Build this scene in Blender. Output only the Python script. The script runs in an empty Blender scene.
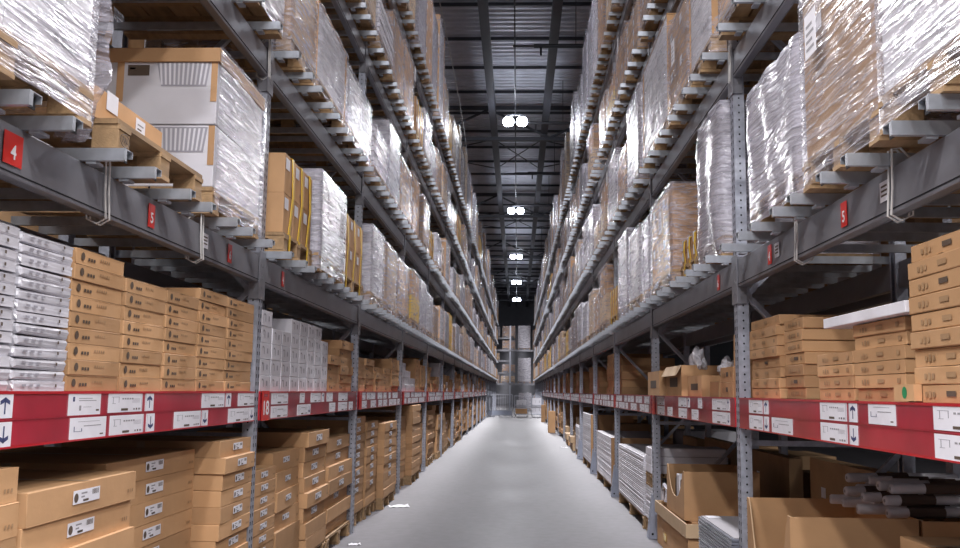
import bpy, bmesh, math, random
from mathutils import Vector, Matrix, noise
PI = math.pi
SC = bpy.context.scene
COL = SC.collection
rnd = random.Random(7)

# ------------------------------------------------------------------ materials
MATS = {}
def newmat(name):
    m = bpy.data.materials.new(name); m.use_nodes = True
    nt = m.node_tree; nt.nodes.clear()
    out = nt.nodes.new('ShaderNodeOutputMaterial')
    MATS[name] = m
    return m, nt, out
def N(nt, t, **kw):
    n = nt.nodes.new(t)
    for k, v in kw.items(): setattr(n, k, v)
    return n
def mat(name, col, rough=.6, metal=0., var=0., nscale=8., bump=0., bscale=60., coat=0., stretch=(1, 1, 1), spec=.5, island=0.):
    m, nt, out = newmat(name)
    b = N(nt, 'ShaderNodeBsdfPrincipled')
    b.inputs['Roughness'].default_value = rough; b.inputs['Metallic'].default_value = metal
    b.inputs['Coat Weight'].default_value = coat; b.inputs['Coat Roughness'].default_value = .12
    b.inputs['Specular IOR Level'].default_value = spec
    b.inputs['Base Color'].default_value = (*col, 1)
    nt.links.new(b.outputs[0], out.inputs[0])
    tc = N(nt, 'ShaderNodeTexCoord'); mp = N(nt, 'ShaderNodeMapping'); mp.inputs['Scale'].default_value = stretch
    nt.links.new(tc.outputs['Object'], mp.inputs[0])
    if var or island:
        nz = N(nt, 'ShaderNodeTexNoise'); nz.inputs['Scale'].default_value = nscale; nz.inputs['Detail'].default_value = 5
        nt.links.new(mp.outputs[0], nz.inputs['Vector'])
        r = N(nt, 'ShaderNodeMapRange'); r.inputs['From Min'].default_value = .3; r.inputs['From Max'].default_value = .7
        r.inputs['To Min'].default_value = 1 - var; r.inputs['To Max'].default_value = 1 + var
        nt.links.new(nz.outputs[0], r.inputs['Value'])
        val = r.outputs[0]
        if island:
            ge = N(nt, 'ShaderNodeNewGeometry'); oi = N(nt, 'ShaderNodeObjectInfo')
            ad = N(nt, 'ShaderNodeMath', operation='ADD'); fr = N(nt, 'ShaderNodeMath', operation='FRACT')
            nt.links.new(ge.outputs['Random Per Island'], ad.inputs[0]); nt.links.new(oi.outputs['Random'], ad.inputs[1])
            nt.links.new(ad.outputs[0], fr.inputs[0])
            r2 = N(nt, 'ShaderNodeMapRange'); r2.inputs['To Min'].default_value = 1 - island; r2.inputs['To Max'].default_value = 1 + island
            nt.links.new(fr.outputs[0], r2.inputs['Value'])
            mu = N(nt, 'ShaderNodeMath', operation='MULTIPLY')
            nt.links.new(val, mu.inputs[0]); nt.links.new(r2.outputs[0], mu.inputs[1]); val = mu.outputs[0]
        h = N(nt, 'ShaderNodeHueSaturation'); h.inputs['Color'].default_value = (*col, 1)
        nt.links.new(val, h.inputs['Value']); nt.links.new(h.outputs[0], b.inputs['Base Color'])
    if bump:
        n2 = N(nt, 'ShaderNodeTexNoise'); n2.inputs['Scale'].default_value = bscale; n2.inputs['Detail'].default_value = 3
        nt.links.new(mp.outputs[0], n2.inputs['Vector'])
        bp = N(nt, 'ShaderNodeBump'); bp.inputs['Strength'].default_value = bump; bp.inputs['Distance'].default_value = .01
        nt.links.new(n2.outputs[0], bp.inputs['Height']); nt.links.new(bp.outputs[0], b.inputs['Normal'])
    return m

mat('card', (.52, .305, .155), .75, var=.07, nscale=5, bump=.08, bscale=40, island=.16, spec=.3)
mat('card_dark', (.38, .235, .125), .8, var=.1, nscale=5, island=.15, spec=.3)
mat('card_pale', (.60, .43, .27), .75, var=.07, nscale=5, island=.12, spec=.3)
mat('tape', (.46, .30, .17), .3, var=.05)
mat('print', (.10, .07, .05), .7)
mat('print_grey', (.30, .29, .31), .7)
mat('print_blue', (.05, .06, .16), .6)
mat('paper', (.80, .79, .84), .5, var=.03, nscale=20)
mat('white_card', (.64, .625, .665), .6, var=.05, nscale=4, island=.08)
mat('white_line', (.33, .32, .36), .6)
mat('film_white', (.62, .61, .66), .25, var=.06, nscale=6, bump=.6, bscale=9, coat=.6, stretch=(1, 1, 4), island=.08)
mat('panel_white', (.80, .78, .83), .7, var=.06, nscale=3, island=.1)
mat('panel_line', (.36, .34, .36), .7)
mat('panel_grey', (.19, .20, .24), .3, var=.1, nscale=5, coat=.3)
mat('wood', (.37, .235, .12), .7, var=.22, nscale=6, bump=.2, bscale=30, stretch=(4, .6, 4), island=.18)
mat('beam', (.23, .23, .255), .38, metal=.35, var=.14, nscale=5, bump=.06, bscale=20, stretch=(1, .4, 1))
mat('galv', (.50, .53, .58), .36, metal=.65, var=.14, nscale=14, bump=.05, bscale=40)
mat('galv_post', (.42, .44, .51), .45, metal=.45, var=.16, nscale=30, island=.05)
mat('hole', (.012, .012, .015), .9)
mat('bolt', (.3, .3, .32), .4, metal=.8)
mat('red', (.50, .012, .022), .3, var=.12, nscale=3, coat=.8)
mat('red_tag', (.65, .02, .012), .4, coat=.3)
mat('film_pink', (.44, .028, .05), .28, var=.25, nscale=2.2, coat=1., bump=.15, bscale=4)
mat('white_ink', (.85, .83, .85), .5)
mat('strap_yellow', (.78, .50, .02), .4, coat=.3)
mat('strap_white', (.75, .74, .72), .4)
mat('cable', (.62, .60, .58), .5)
mat('green', (.02, .24, .09), .5)
mat('orange', (.62, .22, .02), .6)
mat('ceil', (.74, .74, .80), .55, metal=.2, var=.1, nscale=2)
mat('ceil_beam', (.055, .055, .065), .55, var=.1)
mat('pipe', (.035, .033, .037), .45, metal=.3)
mat('wall', (.05, .05, .054), .8, var=.08, nscale=2)
mat('wall_pale', (.22, .22, .24), .8, var=.08, nscale=2)
mat('guard', (.34, .37, .46), .45, var=.08, nscale=8, metal=.2)
mat('black', (.02, .02, .022), .5)
mat('lamp_case', (.25, .25, .27), .4, metal=.5)
mat('cage', (.42, .43, .48), .35, metal=.7)
mat('cloth_white', (.70, .68, .72), .7, var=.1, bump=.5, bscale=12)
mat('dark_card', (.10, .065, .05), .85, var=.2, nscale=3)

# polished concrete
m, nt, out = newmat('concrete')
b = N(nt, 'ShaderNodeBsdfPrincipled'); nt.links.new(b.outputs[0], out.inputs[0])
tc = N(nt, 'ShaderNodeTexCoord')
n1 = N(nt, 'ShaderNodeTexNoise'); n1.inputs['Scale'].default_value = .55; n1.inputs['Detail'].default_value = 8; n1.inputs['Roughness'].default_value = .62
mp = N(nt, 'ShaderNodeMapping'); mp.inputs['Scale'].default_value = (1.6, .55, 1)
nt.links.new(tc.outputs['Object'], mp.inputs[0]); nt.links.new(mp.outputs[0], n1.inputs['Vector'])
n3 = N(nt, 'ShaderNodeTexNoise'); n3.inputs['Scale'].default_value = 9; n3.inputs['Detail'].default_value = 6
nt.links.new(tc.outputs['Object'], n3.inputs['Vector'])
ad = N(nt, 'ShaderNodeMix', data_type='FLOAT'); ad.inputs[0].default_value = .3
nt.links.new(n1.outputs[0], ad.inputs[2]); nt.links.new(n3.outputs[0], ad.inputs[3])
cr = N(nt, 'ShaderNodeValToRGB'); e = cr.color_ramp.elements
e[0].position = .33; e[0].color = (.092, .087, .095, 1); e[1].position = .66; e[1].color = (.168, .160, .173, 1)
nt.links.new(ad.outputs[0], cr.inputs[0])
# saw-cut joints across the aisle every 6 m
sp = N(nt, 'ShaderNodeSeparateXYZ'); nt.links.new(tc.outputs['Object'], sp.inputs[0])
md = N(nt, 'ShaderNodeMath', operation='PINGPONG'); md.inputs[1].default_value = 3.1
nt.links.new(sp.outputs['Y'], md.inputs[0])
lt = N(nt, 'ShaderNodeMath', operation='LESS_THAN'); lt.inputs[1].default_value = .012; nt.links.new(md.outputs[0], lt.inputs[0])
mx = N(nt, 'ShaderNodeMix', data_type='RGBA'); mx.inputs[7].default_value = (.13, .13, .14, 1)
nt.links.new(lt.outputs[0], mx.inputs[0]); nt.links.new(cr.outputs[0], mx.inputs[6]); nt.links.new(mx.outputs[2], b.inputs['Base Color'])
rr = N(nt, 'ShaderNodeMapRange'); rr.inputs['To Min'].default_value = .42; rr.inputs['To Max'].default_value = .6; b.inputs['Specular IOR Level'].default_value = .3
nt.links.new(n1.outputs[0], rr.inputs['Value']); nt.links.new(rr.outputs[0], b.inputs['Roughness'])
bp = N(nt, 'ShaderNodeBump'); bp.inputs['Strength'].default_value = .04; bp.inputs['Distance'].default_value = .02
nt.links.new(n3.outputs[0], bp.inputs['Height']); nt.links.new(bp.outputs[0], b.inputs['Normal'])

def wrapmat(name, alpha, col, sx=(1, 1, 1), dens=1.):
    """stretch film: part see-through, glossy, with fine stretched creases"""
    m, nt, out = newmat(name)
    tc = N(nt, 'ShaderNodeTexCoord')
    mp = N(nt, 'ShaderNodeMapping'); mp.inputs['Rotation'].default_value = (math.radians(32), math.radians(24), .1); mp.inputs['Scale'].default_value = (5, 2.2, 26)
    nt.links.new(tc.outputs['Object'], mp.inputs[0])
    oi = N(nt, 'ShaderNodeObjectInfo')
    va = N(nt, 'ShaderNodeVectorMath', operation='ADD'); nt.links.new(mp.outputs[0], va.inputs[0])
    vs = N(nt, 'ShaderNodeMath', operation='MULTIPLY'); vs.inputs[1].default_value = 37
    nt.links.new(oi.outputs['Random'], vs.inputs[0]); nt.links.new(vs.outputs[0], va.inputs[1])
    nz = N(nt, 'ShaderNodeTexNoise'); nz.inputs['Scale'].default_value = 1.5 * dens; nz.inputs['Detail'].default_value = 4; nz.inputs['Distortion'].default_value = .8
    nt.links.new(va.outputs[0], nz.inputs['Vector'])
    n2 = N(nt, 'ShaderNodeTexNoise'); n2.inputs['Scale'].default_value = 5.5; n2.inputs['Detail'].default_value = 3
    nt.links.new(tc.outputs['Object'], n2.inputs['Vector'])
    sm = N(nt, 'ShaderNodeMath', operation='MULTIPLY_ADD'); sm.inputs[1].default_value = .9
    nt.links.new(n2.outputs[0], sm.inputs[0]); nt.links.new(nz.outputs[0], sm.inputs[2])
    bp = N(nt, 'ShaderNodeBump'); bp.inputs['Strength'].default_value = .9; bp.inputs['Distance'].default_value = .022
    nt.links.new(sm.outputs[0], bp.inputs['Height'])
    p = N(nt, 'ShaderNodeBsdfPrincipled'); p.inputs['Base Color'].default_value = (*col, 1)
    p.inputs['Roughness'].default_value = .34; p.inputs['Specular IOR Level'].default_value = .5
    p.inputs['Coat Weight'].default_value = .45; p.inputs['Coat Roughness'].default_value = .13
    nt.links.new(bp.outputs[0], p.inputs['Normal']); nt.links.new(bp.outputs[0], p.inputs['Coat Normal'])
    tr = N(nt, 'ShaderNodeBsdfTransparent')
    ms = N(nt, 'ShaderNodeMixShader')
    mr = N(nt, 'ShaderNodeMapRange'); mr.inputs['From Min'].default_value = .38; mr.inputs['From Max'].default_value = .66
    mr.inputs['To Min'].default_value = max(.04, alpha - .22); mr.inputs['To Max'].default_value = alpha + .25
    nt.links.new(nz.outputs[0], mr.inputs['Value']); nt.links.new(mr.outputs[0], ms.inputs[0])
    nt.links.new(tr.outputs[0], ms.inputs[1]); nt.links.new(p.outputs[0], ms.inputs[2]); nt.links.new(ms.outputs[0], out.inputs[0])
wrapmat('wrap', .35, (.50, .48, .55))
wrapmat('wrap_dense', .56, (.50, .48, .55))
wrapmat('wrap_thin', .22, (.60, .58, .66), dens=.8)
m, nt, out = newmat('lamp_glow')
em = N(nt, 'ShaderNodeEmission'); em.inputs[0].default_value = (.80, .87, 1, 1); em.inputs[1].default_value = 45
nt.links.new(em.outputs[0], out.inputs[0])

# ------------------------------------------------------------------ mesh builder
class MB:
    def __init__(s): s.v = []; s.f = []; s.m = []; s.mats = []
    def mi(s, m):
        if m not in s.mats: s.mats.append(m)
        return s.mats.index(m)
    def add(s, vs, fs, m, M=None):
        o = len(s.v); i = s.mi(m)
        for p in vs: s.v.append(tuple(M @ Vector(p)) if M else tuple(p))
        for f in fs: s.f.append(tuple(o + k for k in f)); s.m.append(i)
    def box(s, a, b, m, M=None):
        x0, y0, z0 = (min(a[k], b[k]) for k in range(3)); x1, y1, z1 = (max(a[k], b[k]) for k in range(3))
        s.add([(x0, y0, z0), (x1, y0, z0), (x1, y1, z0), (x0, y1, z0), (x0, y0, z1), (x1, y0, z1), (x1, y1, z1), (x0, y1, z1)],
              [(0, 3, 2, 1), (4, 5, 6, 7), (0, 1, 5, 4), (1, 2, 6, 5), (2, 3, 7, 6), (3, 0, 4, 7)], m, M)
    def bbox(s, a, b, m, r=.004, sag=0., seed=0, M=None):
        """bevelled box, optional soft irregularity"""
        bm = bmesh.new(); bmesh.ops.create_cube(bm, size=1)
        x0, y0, z0 = (min(a[k], b[k]) for k in range(3)); x1, y1, z1 = (max(a[k], b[k]) for k in range(3))
        for v in bm.verts:
            v.co = Vector((x0 + (v.co.x + .5) * (x1 - x0), y0 + (v.co.y + .5) * (y1 - y0), z0 + (v.co.z + .5) * (z1 - z0)))
        r = min(r, .3 * min(x1 - x0, y1 - y0, z1 - z0))
        bmesh.ops.bevel(bm, geom=list(bm.edges), offset=r, segments=2, profile=.6, affect='EDGES')
        if sag:
            rr = random.Random(seed)
            for v in bm.verts:
                v.co += Vector((rr.uniform(-sag, 0), rr.uniform(-sag, sag) * .5, rr.uniform(-sag, 0)))
        bm.verts.index_update()
        s.add([v.co[:] for v in bm.verts], [[v.index for v in f.verts] for f in bm.faces], m, M); bm.free()
    def bar(s, p, q, w, h, m, up=(0, 0, 1)):
        p, q = Vector(p), Vector(q); d = (q - p); L = d.length; d.normalize(); u = Vector(up)
        r = d.cross(u); 
        if r.length < 1e-5: r = d.cross(Vector((0, 1, 0)))
        r.normalize(); u = r.cross(d)
        vs = []
        for t in (0, L):
            for a, c in ((-1, -1), (1, -1), (1, 1), (-1, 1)): vs.append(p + d * t + r * a * w / 2 + u * c * h / 2)
        s.add(vs, [(0, 3, 2, 1), (4, 5, 6, 7), (0, 1, 5, 4), (1, 2, 6, 5), (2, 3, 7, 6), (3, 0, 4, 7)], m)
    def tube(s, pts, rad, m, n=8, closed=False):
        pts = [Vector(p) for p in pts]; o = len(s.v); i = s.mi(m); K = len(pts)
        for k, p in enumerate(pts):
            a = pts[(k - 1) % K] if (k or closed) else p; c = pts[(k + 1) % K] if (k < K - 1 or closed) else p
            d = (c - a).normalized(); r = d.cross(Vector((0.31, .2, 1))); r.normalize(); u = r.cross(d)
            R = rad[k] if isinstance(rad, (list, tuple)) else rad
            for j in range(n):
                t = 2 * PI * j / n; s.v.append(tuple(p + (r * math.cos(t) + u * math.sin(t)) * R))
        for k in range(K if closed else K - 1):
            for j in range(n):
                a = o + k * n + j; b2 = o + k * n + (j + 1) % n; c = o + ((k + 1) % K) * n + (j + 1) % n; d2 = o + ((k + 1) % K) * n + j
                s.f.append((a, b2, c, d2)); s.m.append(i)
        if not closed:
            s.f.append(tuple(o + j for j in range(n))[::-1]); s.m.append(i)
            s.f.append(tuple(o + (K - 1) * n + j for j in range(n))); s.m.append(i)
    def disc(s, c, nrm, r, m, n=14):
        nrm = Vector(nrm).normalized(); a = nrm.cross(Vector((0, 0, 1)));
        if a.length < .01: a = nrm.cross(Vector((0, 1, 0)))
        a.normalize(); b2 = nrm.cross(a)
        s.add([Vector(c) + (a * math.cos(2 * PI * k / n) + b2 * math.sin(2 * PI * k / n)) * r for k in range(n)], [tuple(range(n))], m)
    def mesh(s, name, smooth=False):
        me = bpy.data.meshes.new(name); me.from_pydata(s.v, [], s.f)
        for k in s.mats: me.materials.append(MATS[k])
        me.polygons.foreach_set('material_index', s.m)
        if smooth: me.polygons.foreach_set('use_smooth', [True] * len(s.f))
        me.update(); return me
    def build(s, name, parent=None, loc=None, rz=0, smooth=False):
        return link(name, s.mesh(name, smooth), parent, loc, rz)
def fixn(me):
    bm = bmesh.new(); bm.from_mesh(me); bmesh.ops.recalc_face_normals(bm, faces=bm.faces); bm.to_mesh(me); bm.free()
def link(name, me, parent=None, loc=None, rz=0):
    o = bpy.data.objects.new(name, me); COL.objects.link(o)
    if parent: o.parent = parent
    if loc is not None: o.location = loc
    if rz: o.rotation_euler = (0, 0, rz)
    return o
def thing(name, label, cat, loc=(0, 0, 0), rz=0, group=None):
    o = bpy.data.objects.new(name, None); COL.objects.link(o); o.location = loc; o.rotation_euler = (0, 0, rz); o.empty_display_size = .2
    return tag(o, label, cat, group)
def tag(o, label, cat, group=None, kind=None):
    o['label'] = label; o['category'] = cat
    if group: o['group'] = group
    if kind: o['kind'] = kind
    return o
def struct(o): o['kind'] = 'structure'; return o
ORD = ['zeroth', 'first', 'second', 'third', 'fourth', 'fifth', 'sixth', 'seventh', 'eighth', 'ninth', 'tenth', 'eleventh', 'twelfth', 'thirteenth', 'fourteenth', 'fifteenth', 'sixteenth', 'seventeenth', 'eighteenth', 'nineteenth', 'twentieth']

_fonts = {}
def textmesh(txt, size, m):
    """flat text mesh in local YZ plane reading along +Y, facing +X, centred"""
    key = (txt, size, m)
    if key in _fonts: return _fonts[key]
    cu = bpy.data.curves.new('t', 'FONT'); cu.body = txt; cu.size = size; cu.align_x = 'CENTER'; cu.align_y = 'CENTER'; cu.offset = size * .018; cu.extrude = .0004
    o = bpy.data.objects.new('t', cu); COL.objects.link(o)
    dg = bpy.context.evaluated_depsgraph_get(); dg.update()
    me = bpy.data.meshes.new_from_object(o.evaluated_get(dg)); bpy.data.objects.remove(o)
    me.transform(Matrix(((0, 0, 1, 0), (1, 0, 0, 0), (0, 1, 0, 0), (0, 0, 0, 1))))
    me.materials.clear(); me.materials.append(MATS[m]); _fonts[key] = me
    return me

# ------------------------------------------------------------------ measured layout
B = 3.914
XF = {'L': -1.722, 'R': 1.437}        # front plane of the racks
SG = {'L': -1, 'R': 1}
Y0 = {'L': 6.20, 'R': 6.245}          # first posts in view
RZ = {'L': 0, 'R': PI}
SIDE = {'L': 'left', 'R': 'right'}
POSTW, POSTD = .10, .072
DEP = 1.10
TIERS = [2.20, 3.62, 5.12, 6.66]      # underside of pallet beams
BH = .18; BARH = .05
def tz(i): return TIERS[i] + BH + BARH   # top of support bars
NB = 19
# ------------------------------------------------------------------ structure
fl = MB(); fl.box((-14, -8, -.2), (14, 112, 0), 'concrete'); struct(fl.build('floor'))
w = MB(); w.box((-14.2, -8, 0), (-14, 112, 13.6), 'wall'); struct(w.build('wall_left'))
w = MB(); w.box((14, -8, 0), (14.2, 112, 13.6), 'wall'); struct(w.build('wall_right'))
w = MB(); w.box((-14.2, 112, 0), (14.2, 112.2, 13.6), 'wall_pale'); struct(w.build('wall_back'))
w = MB(); w.box((-14.2, -8.2, 0), (14.2, -8, 13.6), 'wall'); struct(w.build('wall_front'))
# corrugated steel deck
c = MB(); vs = []; prof = []
y = -8.
while y < 112:
    prof += [(y, 13.07), (y + .11, 13.07), (y + .15, 12.99), (y + .28, 12.99), (y + .32, 13.07)]; y += .35
prof.append((112.2, 13.07))
for x in (-14.2, 14.2):
    for a, z in prof: vs.append((x, a, z))
n = len(prof)
c.add(vs, [(k, k + 1, n + k + 1, n + k) for k in range(n - 1)], 'ceil')
c.add([(-14.2, -8.2, 13.6), (14.2, -8.2, 13.6), (14.2, 112.2, 13.6), (-14.2, 112.2, 13.6)], [(0, 1, 2, 3)], 'ceil')
struct(c.build('ceiling'))
ti = 1
def trim(mb):
    global ti
    o = struct(mb.build('trim_%d' % ti)); ti += 1; return o
def ibeam(mb, p, q, w, h, m):
    d = (Vector(q) - Vector(p)).normalized()
    mb.bar(p, q, .02, h, m); up = Vector((0, 0, h / 2))
    mb.bar(Vector(p) + up, Vector(q) + up, w, .025, m); mb.bar(Vector(p) - up, Vector(q) - up, w, .025, m)
# lengthwise girders over the aisle
for x in (-1.0, .99, -7.2, 7.2):
    g = MB(); ibeam(g, (x, -7.9, 11.8), (x, 111.9, 11.8), .23, .5, 'ceil_beam')
    y = 2.0
    while y < 111:
        g.bar((x, y, 12.07), (x, y, 12.8), .06, .06, 'ceil_beam'); y += 2.74
    trim(g)
# purlins across
yy = 2.0
while yy < 111:
    g = MB(); ibeam(g, (-13.9, yy, 12.88), (13.9, yy, 12.90), .05, .08, 'ceil_beam'); trim(g); yy += 2.74
# cross trusses with diagonals
for yy in (19.6, 36.0, 52.4, 68.9, 85.3, 101.8):
    g = MB(); g.bar((-13.9, yy, 12.6), (13.9, yy, 12.6), .14, .14, 'ceil_beam'); g.bar((-13.9, yy, 11.34), (13.9, yy, 11.34), .2, .14, 'ceil_beam')
    for a in range(-5, 6):
        x = a * 2.4; s = 1 if a % 2 else -1
        g.bar((x - 1.2, yy, 11.4 if s > 0 else 12.55), (x + 1.2, yy, 12.55 if s > 0 else 11.4), .08, .08, 'ceil_beam')
    trim(g)
# flat X bracing between the girders
for yy in (38.6, 55, 87.5):
    g = MB()
    for x0, x1 in ((-1., .99), (-7.2, -1.), (.99, 7.2)):
        g.tube([(x0, yy, 12.), (x1, yy + 5.1, 12.)], .025, 'ceil_beam', 6); g.tube([(x0, yy + 5.1, 12.06), (x1, yy, 12.06)], .025, 'ceil_beam', 6)
    trim(g)
# sprinkler pipe runs and conduit
g = MB(); g.tube([(-.15, -7, 11.47), (-.15, 111, 11.47)], .022, 'pipe', 6); tag(g.build('lamp_conduit'), 'thin dark conduit running lengthwise above the aisle that carries the lamps', 'pipe')
for j, yy in enumerate((26., 33.8, 41.8, 49.3, 64.8, 80.5)):
    g = MB(); g.tube([(.4, yy, 11.35), (12, yy, 11.35)], .06, 'pipe', 8); g.tube([(.4, yy, 11.35), (-.2, yy, 11.35)], .03, 'pipe', 6)
    g.tube([(.6, yy, 11.35), (.6, yy, 11.07)], .03, 'pipe', 8)
    for xx in (1.6, 5, 9): g.tube([(xx, yy, 11.35), (xx, yy, 12.97)], .012, 'pipe', 6)
    tag(g.build('sprinkler_pipe'), 'dark sprinkler branch pipe below the roof deck, %s one from the camera' % ORD[j + 1], 'pipe', 'sprinkler branch pipes')
# slack overhead cable on the left
g = MB(); pts = []
for k in range(25):
    t = k / 24; pts.append((-2.15 - .2 * t + .28 * math.sin(3 * t), 19 + 22 * t, 11.7 - .8 * math.sin(PI * t)))
g.tube(pts, .013, 'cable', 5); tag(g.build('hanging_cable'), 'thin pale cable hanging slack below the roof, left of the aisle', 'cable')

# ------------------------------------------------------------------ lamps
LY = [-.8, 15.8, 32.1, 48.5, 65.4, 81.1, 96.5]
def lamp():
    t = thing('ceiling_lamp', '', 'lamp')
    for s in (-1, 1):
        c = MB(); x = s * .235
        c.tube([(x, 0, .122), (x, 0, .15), (x, 0, .2)], [.10, .08, .05], 'lamp_case', 18)
        o = c.build('lamp_head', t, smooth=False)
        d = MB(); d.tube([(x, 0, -.17), (x, 0, -.15), (x, 0, -.08), (x, 0, .01), (x, 0, .08), (x, 0, .12)], [.07, .14, .185, .19, .17, .14], 'lamp_glow', 18); d.build('lamp_lens', o)
    c = MB(); c.bar((-.3, 0, .23), (.3, 0, .23), .05, .04, 'lamp_case'); c.tube([(0, 0, .22), (0, 0, .54)], .012, 'lamp_case', 6); c.build('hanger', t)
    return t
def copytree(o, parent=None):
    c = o.copy(); COL.objects.link(c); c.parent = parent
    for ch in list(o.children): copytree(ch, c)
    return c
L0 = None
for i, y in enumerate(LY):
    o = lamp() if i == 0 else copytree(L0)
    if i == 0: L0 = o
    o.location = (-.15, y, 10.92); o['group'] = 'twin high bay lamps'
    o['label'] = ('twin round high bay lamp glowing white under the roof, %s visible from the camera' % (ORD[i - 1] if i > 1 else 'not') if i > 1 else 'twin high bay lamp over the aisle above the camera, out of view %s' % ('ahead' if i else 'overhead'))
    ld = bpy.data.lights.new('lamp_light', 'AREA'); ld.shape = 'RECTANGLE'; ld.size = .8; ld.size_y = .35
    ld.energy = 600; ld.color = (.97, .96, 1.0); ld.spread = math.radians(170)
    # aisle optic: narrow across the racks, wide along the aisle
    ld.use_nodes = True; nt = ld.node_tree; em = [n_ for n_ in nt.nodes if n_.type == 'EMISSION'][0]
    ge = nt.nodes.new('ShaderNodeNewGeometry'); sx = nt.nodes.new('ShaderNodeSeparateXYZ'); nt.links.new(ge.outputs['Incoming'], sx.inputs[0])
    def mth(op, a, b2=None, c=None):
        n_ = nt.nodes.new('ShaderNodeMath'); n_.operation = op
        for i_, q in enumerate((a, b2, c)):
            if q is None: continue
            if isinstance(q, (int, float)): n_.inputs[i_].default_value = q
            else: nt.links.new(q, n_.inputs[i_])
        return n_.outputs[0]
    az = mth('MAXIMUM', mth('ABSOLUTE', sx.outputs['Z']), .05)
    tt = mth('DIVIDE', mth('ABSOLUTE', sx.outputs['X']), az); tl = mth('DIVIDE', mth('ABSOLUTE', sx.outputs['Y']), az)
    f1 = mth('MINIMUM', 1.0, mth('POWER', mth('DIVIDE', .16, mth('MAXIMUM', tt, .01)), 2.5))
    f1 = mth('MULTIPLY', f1, mth('MINIMUM', 1.0, mth('MAXIMUM', .22, mth('POWER', mth('DIVIDE', tt, .13), 2.0))))
    f2 = mth('MINIMUM', mth('MULTIPLY_ADD', mth('POWER', tl, 2.0), .6, 1.0), 4.0)
    nt.links.new(mth('MULTIPLY', f1, f2), em.inputs['Strength'])
    lo = bpy.data.objects.new('lamp_light', ld); COL.objects.link(lo); lo.parent = o; lo.location = (0, 0, -.2)

# added rows of unseen fill lamps behind the camera to brighten the lower shelves
i = 0
for y in (-6.2, -2.2):
    for x in (-11, -7, -3.6, 3.4, 7, 11):
        i += 1; o = copytree(L0); o.location = (x, y, 10.92); o['group'] = 'added fill lamps'
        o['label'] = 'added unseen fill lamp, twin high bay shape, behind the camera, %s of its rows' % ORD[i]
        for ch in list(o.children):
            if ch.type == 'LIGHT':
                ld = bpy.data.lights.new('lamp_light', 'AREA'); ld.shape = 'RECTANGLE'; ld.size = .8; ld.size_y = .35; ld.energy = 520; ld.color = (1, .97, .96); ch.data = ld
# ------------------------------------------------------------------ rack bays
_me = {}
def cached(key, fn):
    if key not in _me: _me[key] = fn()
    return _me[key]
def post_mesh(s, holes=True, H=7.6):
    p = MB(); u1 = s * POSTD; hw = POSTW / 2
    p.box((0, -hw, 0), (s * .004, hw, H), 'galv_post')                       # aisle face
    p.box((s * .004, -hw, 0), (u1, -hw + .004, H), 'galv_post')              # camera-side web
    p.box((s * .004, hw - .004, 0), (u1, hw, H), 'galv_post')
    p.box((u1 - s * .004, -hw + .004, 0), (u1, -hw + .022, H), 'galv_post'); p.box((u1 - s * .004, hw - .022, 0), (u1, hw - .004, H), 'galv_post')
    p.box((-s * .0, -hw - .02, 0), (s * (POSTD + .03), hw + .02, .008), 'galv_post')   # foot plate
    if holes:
        z = .08
        while z < (H if holes == 2 else 5.5):
            for a in (-.024, .024):
                y = a; p.add([(-s * .0008, y - .006, z - .012), (-s * .0008, y + .006, z - .012), (-s * .0008, y + .009, z + .012), (-s * .0008, y - .009, z + .012)], [(0, 1, 2, 3)], 'hole')
            x = s * .036; p.add([(x + .0065 * math.cos(t * PI / 3), -hw - .0008, z + .0075 * math.sin(t * PI / 3)) for t in range(6)], [(0, 1, 2, 3, 4, 5)], 'hole')
            z += .05
    me = p.mesh('post'); return me
def brace_mesh(s):
    p = MB(); z = .15; k = 0; a, b2 = s * (POSTD + .0), s * (DEP - POSTD)
    while z < 7.0:
        q = (a, 0, z), (b2, 0, z + 1.0)
        if k % 2: q = (b2, 0, z), (a, 0, z + 1.0)
        p.bar(q[0], q[1], .035, .045, 'galv_post', (0, 1, 0)); z += 1.0; k += 1
        if k % 3 == 1: p.bar((a, .0, z + .04), (b2, 0, z + .04), .035, .035, 'galv_post', (0, 1, 0))
    return p.mesh('brace')
def beam_mesh(s, h, m, L):
    p = MB(); hw = POSTW / 2
    y0, y1 = hw + .002, L - hw - .002
    # stepped box beam
    p.bbox((s * .003, y0, 0), (s * .05, y1, h), m, .006)
    p.box((s * .05, y0, 0), (s * .055, y1, h * .72), m)
    p.box((-s * .0005, y0, h * .09), (s * .004, y1, h * .11), 'hole') if m != 'red' else None
    return p.mesh('beam')
def clip_mesh(s, h):
    p = MB(); hw = POSTW / 2
    p.box((-s * .007, -hw - .022, -.11), (-s * .001, hw + .022, h + .03), 'beam')
    p.box((-s * .006, -hw - .012, -.11), (s * .06, -hw - .003, h + .02), 'beam')
    p.box((-s * .006, hw + .003, -.07), (s * .06, hw + .012, h + .02), 'beam')
    for z in (-.045, .03, h * .6):
        p.box((-s * .011, -.012, z), (-s * .006, .012, z + .018), 'bolt'); p.box((s * .028, -hw - .017, z), (s * .045, -hw - .012, z + .016), 'bolt')
    return p.mesh('beam_connector')
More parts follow.
